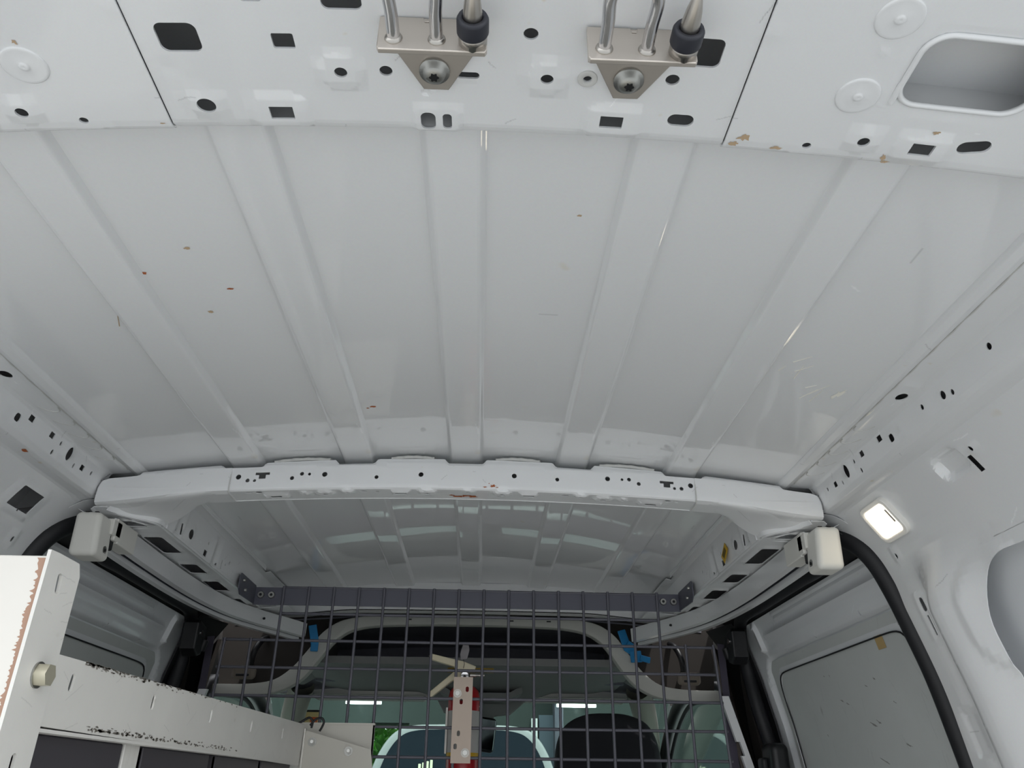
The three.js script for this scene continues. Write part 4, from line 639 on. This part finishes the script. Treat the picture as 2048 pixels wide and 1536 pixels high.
  for (const [z0, z1] of [[-0.755, -0.972], [-1.032, -1.285], [-1.318, -1.575], [-1.592, -1.835]]) {
    const b = add(g, 'drawer', mergeGeometries([box(-0.69, -0.362, 0.604, 0.608, z0, z1), box(-0.69, -0.362, 0.606, 0.838, z0, z0 - 0.004), box(-0.69, -0.362, 0.606, 0.838, z1 + 0.004, z1), box(-0.69, -0.686, 0.606, 0.838, z0, z1)]), M.bin, 'charcoal plastic drawer');
    add(b, 'drawer_front', rbox(-0.368, -0.361, 0.606, 0.839, z0, z1, 0.002), M.bin);
    add(b, 'drawer_lid', rbox(-0.692, -0.362, 0.8385, 0.8425, z0 + 0.001, z1 - 0.001, 0.0015), M.bin);
  }
  add(g, 'upright', rbox(-0.375, -0.362, 0.0, 0.842, -1.024, -0.980, 0.002), M.shelf);
  const cab = thing('metal_bin', 'plain grey metal bin at the far end of the shelf', 'bin');
  add(cab, 'bin_front', box(-0.42, -0.1955, 0.70, 0.9195, -1.868, -1.864), M.alu);
  add(cab, 'bin_side', box(-0.1985, -0.1955, 0.70, 0.9195, -1.878, -1.864), M.alu);
  add(cab, 'bin_rim', box(-0.42, -0.1945, 0.9175, 0.9215, -1.878, -1.862), M.alu);
  const cb = thing('cable_loop', 'black cable looped over far end of the shelf lip', 'cable');
  add(cb, 'cable', tube([V(-0.37, 0.905, -1.80), V(-0.345, 0.918, -1.81), V(-0.336, 0.9245, -1.815), V(-0.3285, 0.928, -1.82), V(-0.322, 0.921, -1.822), V(-0.3235, 0.908, -1.824)], 0.0024, 40, 8), M.black);
  add(cb, 'cable_end', tube([V(-0.326, 0.913, -1.82), V(-0.315, 0.926, -1.825), V(-0.305, 0.928, -1.83), V(-0.3, 0.921, -1.832), V(-0.303, 0.911, -1.834), V(-0.3075, 0.903, -1.836)], 0.0024, 40, 8), M.black);
}
// ================================================================ CAB
const rimO = [[0, 1.2265], [0.15, 1.225], [0.30, 1.218], [0.362, 1.204], [0.405, 1.174], [0.438, 1.130], [0.475, 1.083], [0.52, 1.050], [0.585, 1.038], [0.68, 1.036]];
const rimI = [[0, 1.2055], [0.15, 1.204], [0.28, 1.197], [0.335, 1.183], [0.378, 1.152], [0.412, 1.105], [0.452, 1.056], [0.505, 1.026], [0.585, 1.014], [0.68, 1.012]];
{
  const both = (a) => [...a.slice(1).reverse().map(([x, y]) => [-x, y]), ...a];
  const O = smoothPts(both(rimO), 90), I = smoothPts(both(rimI), 90);
  const h = struct('roof_lining', 'grey moulded cab headliner rim arching over the cab opening', 'headliner');
  add(h, 'lining_rim', toCreasedNormals(loose(extrude([...O, ...I.slice().reverse()], 0.03, { bevel: 0.003 })), 0.6).translate(0, 0, -2.283), M.liner);
  for (const x of [-0.17, 0.115, 0.22]) add(h, 'clip_hole', rbox(x - 0.006, x + 0.006, 1.213, 1.2165, -2.2505, -2.249, 0.0005), M.black);
  const corner = [...O, [0.70, 1.27], [-0.70, 1.27]];
  add(h, 'corner_trim', extrude(corner, 0.006).translate(0, 0, -2.294), M.cabtrim);
  const hl = (x) => x;
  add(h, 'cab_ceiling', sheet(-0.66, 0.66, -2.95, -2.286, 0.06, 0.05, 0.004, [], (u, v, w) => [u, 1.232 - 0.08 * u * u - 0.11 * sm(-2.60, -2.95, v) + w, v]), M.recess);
  const tray = struct('roof_shelf', 'dark grey overhead storage shelf of the cab', 'shelf');
  add(tray, 'shelf_underside', sheet(-0.50, 0.50, -2.90, -2.34, 0.02, 0.02, 0.02, [], (u, v, w) => [u, 1.1075 - 0.016 * sm(-2.40, -2.88, v) - 0.02 * sm(0.24, 0.16, Math.abs(u - 0.05)) * sm(-2.7, -2.86, v) + w + 0.012 * sm(0.40, 0.5, Math.abs(u)), v]), M.linerdark);
  add(tray, 'shelf_back', box(-0.50, 0.50, 1.10, 1.235, -2.72, -2.70), M.recess);
  for (const s of [1, -1]) add(tray, 'shelf_end', side(s, sheet(0, 0.14, -2.72, -2.30, 0.02, 0.05, 0.01, [], (u, v, w) => [0.44 + 0.1 * sm(0.05, 0, u) + w, 1.09 + u, v])), M.linerdark);
  add(tray, 'console_pod', sheet(-0.10, 0.17, -2.93, -2.74, 0.02, 0.02, 0.02, [{ t: 'c', u: 0.10, v: -2.80, w: 0.05, h: 0.03 }], (u, v, w) => [u, 1.075 - 0.02 * sm(-0.10, -0.05, u) * sm(0.17, 0.12, u) + w, v]), M.linerdark);
}
{
  const b = struct('roof_beam', 'white front roof bow behind the mesh bulkhead rail', 'beam');
  add(b, 'bow_sheet', sheet(-0.53, 0.53, 0, 0.10, 0.03, 0.01, 0.002, [], (u, v, w) => [u, 1.2235 - 0.02 * u * u + 0.05 * sm(0.045, 0.1, v) + w - 0.012 * sm(0.30, 0.5, Math.abs(u)), -2.165 - v]), M.paint);
  add(b, 'bow_face', sheet(-0.53, 0.53, 0, 0.075, 0.03, 0.02, 0.002, [], (u, v, w) => [u, 1.2235 - 0.02 * u * u + v - 0.012 * sm(0.30, 0.5, Math.abs(u)), -2.165 - w]), M.paint);
  for (const s of [1, -1]) add(b, 'bow_gusset', side(s, sheet(0, 0.12, -2.16, -2.0, 0.02, 0.02, 0.002, [{ t: 'r', u: 0.022, v: -2.10, w: 0.008, h: 0.012 }], (u, v, w) => [0.45 + u, 1.195 - 0.010 * (u / 0.12) + w + 0.01 * sm(-2.08, -2.16, v), v])), M.paint);
}
for (const s of [1, -1]) {
  const r = s > 0 ? 'right' : 'left';
  // cab shell: roof side, pillars, lower body
  const c = struct('wall_cab_' + r, 'cab side structure with painted door pillar on the ' + r, 'wall');
  add(c, 'upper_body', side(s, box(0.715, 0.76, 1.065, 1.29, -3.0, -2.1)), M.cabtrim);
  add(c, 'lower_body', side(s, box(0.76, 0.80, -0.1, 0.80, -3.9, -2.05)), M.linerdark);
  add(c, 'pillar_trim', side(s, sheet(0, 1.0, 0, 0.15, 0.03, 0.02, 0.01, [], (u, v, w) => { const y = 1.12 - u; return [0.612 + 0.16 * (1.12 - y) * (y > 0.5 ? 1 : 0.8) + v * 0.45 + w, y, -2.04 - v]; })), std(0x6d655f, 0.85));
  add(c, 'pillar_edge', side(s, sheet(0, 0.8, 0, 0.02, 0.02, 0.01, 0.012, [{ t: 'r', u: 0.115, v: 0.0, w: 0.03, h: 0.016 }], (u, v, w) => [0.612 + 0.27 * u + v, 1.0 - u, -1.995 - w])), M.paint);
  add(c, 'pillar_column', side(s, sheet(0, 1.0, 0, 0.09, 0.05, 0.03, 0.12, [], (u, v, w) => [0.665 + 0.14 * Math.min(0.5, u) + v, 1.2 - u, -2.04 - w])), M.cabtrim);
  const front = [[0.575, 1.10, -2.86], [0.605, 1.04, -2.93], [0.632, 0.96, -3.03], [0.655, 0.86, -3.16], [0.68, 0.74, -3.3], [0.70, 0.6, -3.45]];
  add(c, 'windscreen_pillar', side(s, tube(front.map((p) => V(...p)), 0.042, 40, 14)), M.pillar);
  // side window
  const w = struct(s > 0 ? 'window_3' : 'window_2', 'cab side window glass in a black frame on the ' + r, 'window');
  const fp = [[0.70, 0.70, -3.28], [0.70, 0.82, -3.17], [0.70, 0.924, -3.06], [0.70, 1.01, -2.915], [0.70, 1.06, -2.76], [0.70, 1.068, -2.62], [0.70, 1.06, -2.50], [0.705, 1.05, -2.30], [0.70, 1.02, -2.24], [0.72, 0.9, -2.22], [0.735, 0.72, -2.21]];
  add(w, 'window_frame', side(s, tube(fp.map((p) => V(...p)), 0.0185, 120, 10)), M.black);
  add(w, 'window_channel', side(s, tube(fp.map((p) => V(p[0] + 0.012, p[1] - 0.026, p[2] + (p[2] < -2.7 ? 0.03 : -0.004))), 0.007, 120, 8)), M.rubber);
  const gl = [[3.27, 0.70], [3.06, 0.915], [2.915, 1.0], [2.76, 1.05], [2.62, 1.058], [2.3, 1.045], [2.24, 1.0], [2.22, 0.70]];
  add(w, 'pane', side(s, extrude(gl, 0.003).rotateY(Math.PI / 2).translate(0.722, 0, 0)), M.glass);
  add(w, 'lower_door_panel', side(s, box(0.70, 0.74, -0.05, 0.71, -3.3, -2.2)), M.linerdark);
  // belt webbing and guide
  const sb = thing('seat_belt', 'dark seat belt strap on the ' + r + ' cab pillar', 'seat belt', 'cab seat belts');
  add(sb, 'belt_webbing', side(s, sheet(0, 0.5, 0, 0.02, 0.02, 0.01, 0.002, [], (u, v, w) => [0.625 + v - 0.03 * Math.sin(u * 5) * 0.4 + 0.06 * u, 1.125 - u, -2.02 - w - v * 0.5])), std(0x565260, 0.8));
  add(sb, 'belt_guide', side(s, rbox(0.560, 0.622, 1.046, 1.078, -2.215, -2.19, 0.011, 4)), std(0x7d746a, 0.7));
  add(sb, 'guide_slot', side(s, rbox(0.574, 0.608, 1.052, 1.058, -2.1898, -2.186, 0.0018, 2)), M.black);
  // grab handle in the corner of the cab
  const gh = thing('grab_handle', 'dark grab handle in the ' + r + ' corner behind the grille', 'handle', 'cab grab handles');
  add(gh, 'handle_bar', side(s, tube([V(0.565, 1.165, -2.285), V(0.572, 1.15, -2.25), V(0.582, 1.12, -2.235), V(0.59, 1.09, -2.25), V(0.592, 1.08, -2.285)], 0.008, 30, 8)), M.black);
  const vz = thing('sun_visor', 'folded grey sun visor above the windscreen on the ' + r, 'sun visor', 'sun visors');
  add(vz, 'visor_board', side(s, rbox(0.16, 0.54, 1.066, 1.078, -2.985, -2.88, 0.005)), M.liner);
  add(vz, 'visor_arm', side(s, rod(V(0.54, 1.074, -2.95), V(0.575, 1.08, -2.94), 0.004)), M.black);
}
{
  const w = struct('window_1', 'windscreen glass at the front of the cab', 'window');
  const ang = Math.atan2(0.85, 0.58);
  add(w, 'windscreen_pane', sheet(-0.70, 0.70, 0, 1, 0.1, 0.1, 0.003, [], (u, v, t) => [u, 1.082 - 0.60 * v, -2.945 - 0.80 * v - 0.06 + 0.12 * u * u + t]), M.glass);
  add(w, 'windscreen_header', sheet(-0.68, 0.68, 0, 0.06, 0.05, 0.02, 0.02, [], (u, v, t) => [u, 1.084 + v + t * 0.3, -2.95 + 0.12 * u * u - 0.06 + v * 0.8]), M.linerdark);
  const d = struct('trim_1', 'dark dashboard below the windscreen', 'dashboard');
  add(d, 'dash_top', sheet(-0.72, 0.72, 0, 0.75, 0.1, 0.05, 0.03, [], (u, v, t) => [u, 0.56 - 0.05 * Math.cos(v * 5) - 0.1 * v + t, -2.95 - v]), M.fabric);
  add(d, 'dash_face', box(-0.72, 0.72, 0.0, 0.53, -2.98, -2.95), M.fabric);
  const m = thing('rearview_mirror', 'dark rear view mirror on windscreen beside the extinguisher', 'mirror');
  add(m, 'mirror_housing', new RoundedBoxGeometry(0.15, 0.105, 0.03, 5, 0.014).rotateZ(-0.12).rotateY(0.25).translate(0.012, 0.958, -2.80), M.black);
  add(m, 'mirror_glass', new RoundedBoxGeometry(0.136, 0.092, 0.004, 3, 0.0018).rotateZ(-0.12).rotateY(0.25).translate(0.0165, 0.958, -2.7835), new THREE.MeshStandardMaterial({ color: 0x6f7a7c, metalness: 1, roughness: 0.08 }));
  add(m, 'mirror_stem', tube([V(0.02, 1.0, -2.81), V(0.03, 1.03, -2.84), V(0.035, 1.06, -2.87)], 0.012, 20, 10), M.linerdark);
  add(m, 'sensor_cover', extrude([[-0.13, 1.062], [0.165, 1.064], [0.115, 1.026], [0.06, 1.020], [0.05, 1.0], [-0.06, 1.0], [-0.08, 1.02], [-0.11, 1.03]], 0.02, { bevel: 0.004 }).translate(0.02, 0, -2.93), M.linerdark);
  const st = thing('passenger_seat', 'black fabric seat back with headrest behind right of grille', 'seat');
  const hr = smoothPts([[0.262, 0.70], [0.264, 0.82], [0.272, 0.905], [0.292, 0.944], [0.335, 0.963], [0.39, 0.967], [0.445, 0.963], [0.488, 0.944], [0.508, 0.905], [0.516, 0.82], [0.518, 0.70]], 60);
  add(st, 'headrest', toCreasedNormals(loose(extrude(hr, 0.07, { bevel: 0.02 })), 0.8).translate(0, 0, -2.43), M.seat);
  add(st, 'seat_back', rbox(0.16, 0.62, 0.1, 0.78, -2.46, -2.32, 0.05, 5), M.seat);
  const pc = thing('parking_card', 'yellow and red card in lower left of the windscreen', 'card');
  add(pc, 'card_sheet', box(-0.60, -0.532, 0.992, 1.028, -2.985, -2.983), std(0xd9c48a, 0.7));
  add(pc, 'card_panel', box(-0.56, -0.534, 0.994, 1.012, -2.9828, -2.982), std(0xc9633a, 0.7));
  add(pc, 'card_sleeve', rbox(-0.612, -0.525, 0.985, 1.036, -2.99, -2.986, 0.0015), M.black);
  const bl = [thing('blue_tape', 'crumpled blue tape on headliner corner, right side', 'tape'), thing('blue_tape', 'folded blue tape beside headliner rim, left side', 'tape')];
  const crumple = (pts, x0, y0, s) => { const gs = []; for (const [x, y, a, w, h] of pts) gs.push(new RoundedBoxGeometry(w, h, 0.006, 2, 0.002).rotateY(0.3).rotateZ(a).translate(s * x + x0, y + y0, 0)); return mergeGeometries(gs); };
  add(bl[0], 'tape_piece', crumple([[0, 0, 0.3, 0.024, 0.05], [0.016, -0.024, -0.5, 0.03, 0.03], [0.03, -0.046, 0.1, 0.034, 0.03], [0.055, -0.052, -0.2, 0.03, 0.016]], 0.428, 1.168, 1).translate(0, 0, -2.235), M.tape);
  add(bl[1], 'tape_piece', crumple([[0, 0, 0.25, 0.022, 0.05], [-0.006, -0.03, 0.0, 0.02, 0.03]], -0.428, 1.168, -1).translate(0, 0, -2.235), M.tape);
}
// ================================================================ OUTSIDE
{
  const bn = struct('trim_2', 'white bonnet of the van beyond the windscreen', 'bonnet');  // out of direct view, added to brighten the reflection in the roof
  add(bn, 'bonnet_sheet', sheet(-0.78, 0.78, 0, 0.95, 0.06, 0.06, 0.004, [], (u, v, w) => [u, 0.47 - 0.10 * v - 0.16 * v * v - 0.10 * u * u + w, -3.80 - v], 0.9), M.plain);
}
{
  const gr = struct('ground', 'pale concrete yard round the van', 'ground');
  const t = grain(256, (u, v) => { const a = 0.62 + 0.05 * tile((x, y) => fbm(x, y, 4, 2), u, v, 6); return [a * 0.98, a, a * 1.01]; });
  const g = new THREE.PlaneGeometry(60, 60).rotateX(-Math.PI / 2).translate(0, -0.58, -4);
  add(gr, 'concrete', g, std(0xffffff, 0.9, 0, { map: texture(256, t, true, 12) }));
  // building in front
  const b = struct('wall_building', 'grey green garage wall ahead of the van', 'wall');
  const wallM = std(0x2b3532, 0.85);
  add(b, 'facade', box(-0.8, 8, -0.58, 4.5, -10.4, -10), wallM);
  add(b, 'facade_wing', box(-8, -1.25, -0.58, 4.5, -10.4, -10), wallM);
  add(b, 'lintel', box(-1.25, -0.8, 1.46, 4.5, -10.4, -10), wallM);
  
  add(b, 'column', box(0.885, 0.985, -0.58, 2.5, -9.98, -9.7), std(0x3d4049, 0.7));
  add(b, 'door_leaf', box(0.72, 0.885, -0.58, 1.56, -10, -9.93), std(0x53616c, 0.6));
  add(b, 'door_frame', box(0.63, 0.70, -0.58, 1.52, -10, -9.9), std(0xcfd6d4, 0.6));
  for (const [x0, x1, y] of [[-1.51, -1.10, 1.645], [0.90, 1.36, 1.64]]) {
    const l = thing('strip_lamp', x0 < 0 ? 'white strip lamp on garage wall, left of extinguisher' : 'white strip lamp on garage wall, above the dark column', 'lamp', 'garage strip lamps');
    add(l, 'lamp_tube', rbox(x0, x1, y - 0.018, y + 0.018, -9.66, -9.62, 0.008), new THREE.MeshStandardMaterial({ color: 0xffffff, emissive: 0xf4fbff, emissiveIntensity: 1.1, roughness: 0.5 }));
    add(l, 'lamp_body', mergeGeometries([box(x0, x1, y + 0.018, y + 0.05, -9.69, -9.62), box(x1 - 0.1, x1 - 0.05, y + 0.018, y + 0.05, -10, -9.69)]), M.capwhite);
    const pl = new THREE.PointLight(0xf4fbff, 0.6); pl.position.set((x0 + x1) / 2, y - 0.08, -9.55); pl.castShadow = true; l.add(pl);
  }
  // parked van
  const v = thing('parked_van', 'white van parked nose-on ahead, seen through the windscreen', 'van');
  const vm = new THREE.MeshPhysicalMaterial({ color: 0x9aa0a0, roughness: 0.4, clearcoat: 0.5 }), cx = -0.10;
  const prof = [[-0.76, 0.55], [-0.72, 0.80], [-0.655, 1.0], [-0.575, 1.13], [-0.50, 1.19], [-0.40, 1.218], [-0.2, 1.228], [0, 1.23], [0.2, 1.228], [0.40, 1.218], [0.50, 1.19], [0.575, 1.13], [0.655, 1.0], [0.72, 0.80], [0.76, 0.55]];
  const scr = smoothPts(prof, 80), body = smoothPts([[-0.86, -0.2], [-0.84, 0.3], ...prof.map(([x, y]) => [x * 1.05 + Math.sign(x) * 0.012, y + 0.022]), [0.84, 0.3], [0.86, -0.2]], 100);
  add(v, 'van_body', toCreasedNormals(loose(extrude(body, 2.3, { bevel: 0.02 })), 0.7).translate(cx, 0, -9.55), vm);
  add(v, 'windscreen', extrude(scr, 0.03).translate(cx, 0, -7.225), new THREE.MeshPhysicalMaterial({ color: 0x0b1a25, roughness: 0.5, specularIntensity: 0.35 }));
  add(v, 'bonnet', rbox(cx - 0.80, cx + 0.80, -0.1, 0.56, -7.2, -6.3, 0.12, 5), vm);
  add(v, 'bumper', rbox(cx - 0.86, cx + 0.86, -0.40, 0.05, -6.6, -6.2, 0.08, 4), vm);
  for (const s of [1, -1]) { add(v, 'wing_mirror', rbox(cx + s * 0.90 - 0.09, cx + s * 0.90 + 0.09, 0.62, 0.86, -7.2, -7.06, 0.04, 4), M.black); add(v, 'wheel', rod(V(cx + s * 0.62, -0.27, -6.9), V(cx + s * 0.85, -0.27, -6.9), 0.31, 0.31, 28), M.rubber); add(v, 'headlamp', rbox(cx + s * 0.62 - 0.14, cx + s * 0.62 + 0.14, 0.18, 0.36, -6.32, -6.25, 0.03, 3), M.chrome); }
  add(v, 'vent_slats', mergeGeometries([0, 1, 2, 3].map((i) => rbox(cx - 0.37 + i * 0.032, cx - 0.348 + i * 0.032, 0.72, 0.965 + i * 0.01, -7.19, -7.175, 0.004))), std(0xe4e8c8, 0.6));
  // bush behind the gap in the wall
  const bu = thing('bush', 'bright green bush seen past the left of the parked van', 'bush');
  const leaves = []; for (let i = 0; i < 1500; i++) { const a = rnd() * 6.28, r = Math.sqrt(rnd()), x = -1.0 + Math.cos(a) * r * 0.75, y = 0.75 + Math.sin(a) * r * 0.9, z = -11.4 + (rnd() - 0.5) * 0.9; leaves.push(new THREE.SphereGeometry(0.06 + rnd() * 0.04, 5, 3).scale(1, 0.25, 0.6).rotateX(rnd() * 3).rotateZ(rnd() * 3).translate(x, y, z)); }
  const fo = add(bu, 'foliage', mergeGeometries(leaves), new THREE.MeshPhysicalMaterial({ color: 0x74c23c, roughness: 0.8, transmission: 0.3, thickness: 0 })); fo.userData.kind = 'stuff';
  add(bu, 'stem', rod(V(-1, -0.58, -11.4), V(-1.0, 0.5, -11.4), 0.04, 0.02), M.aludark);
}
renderer.render(scene, camera);
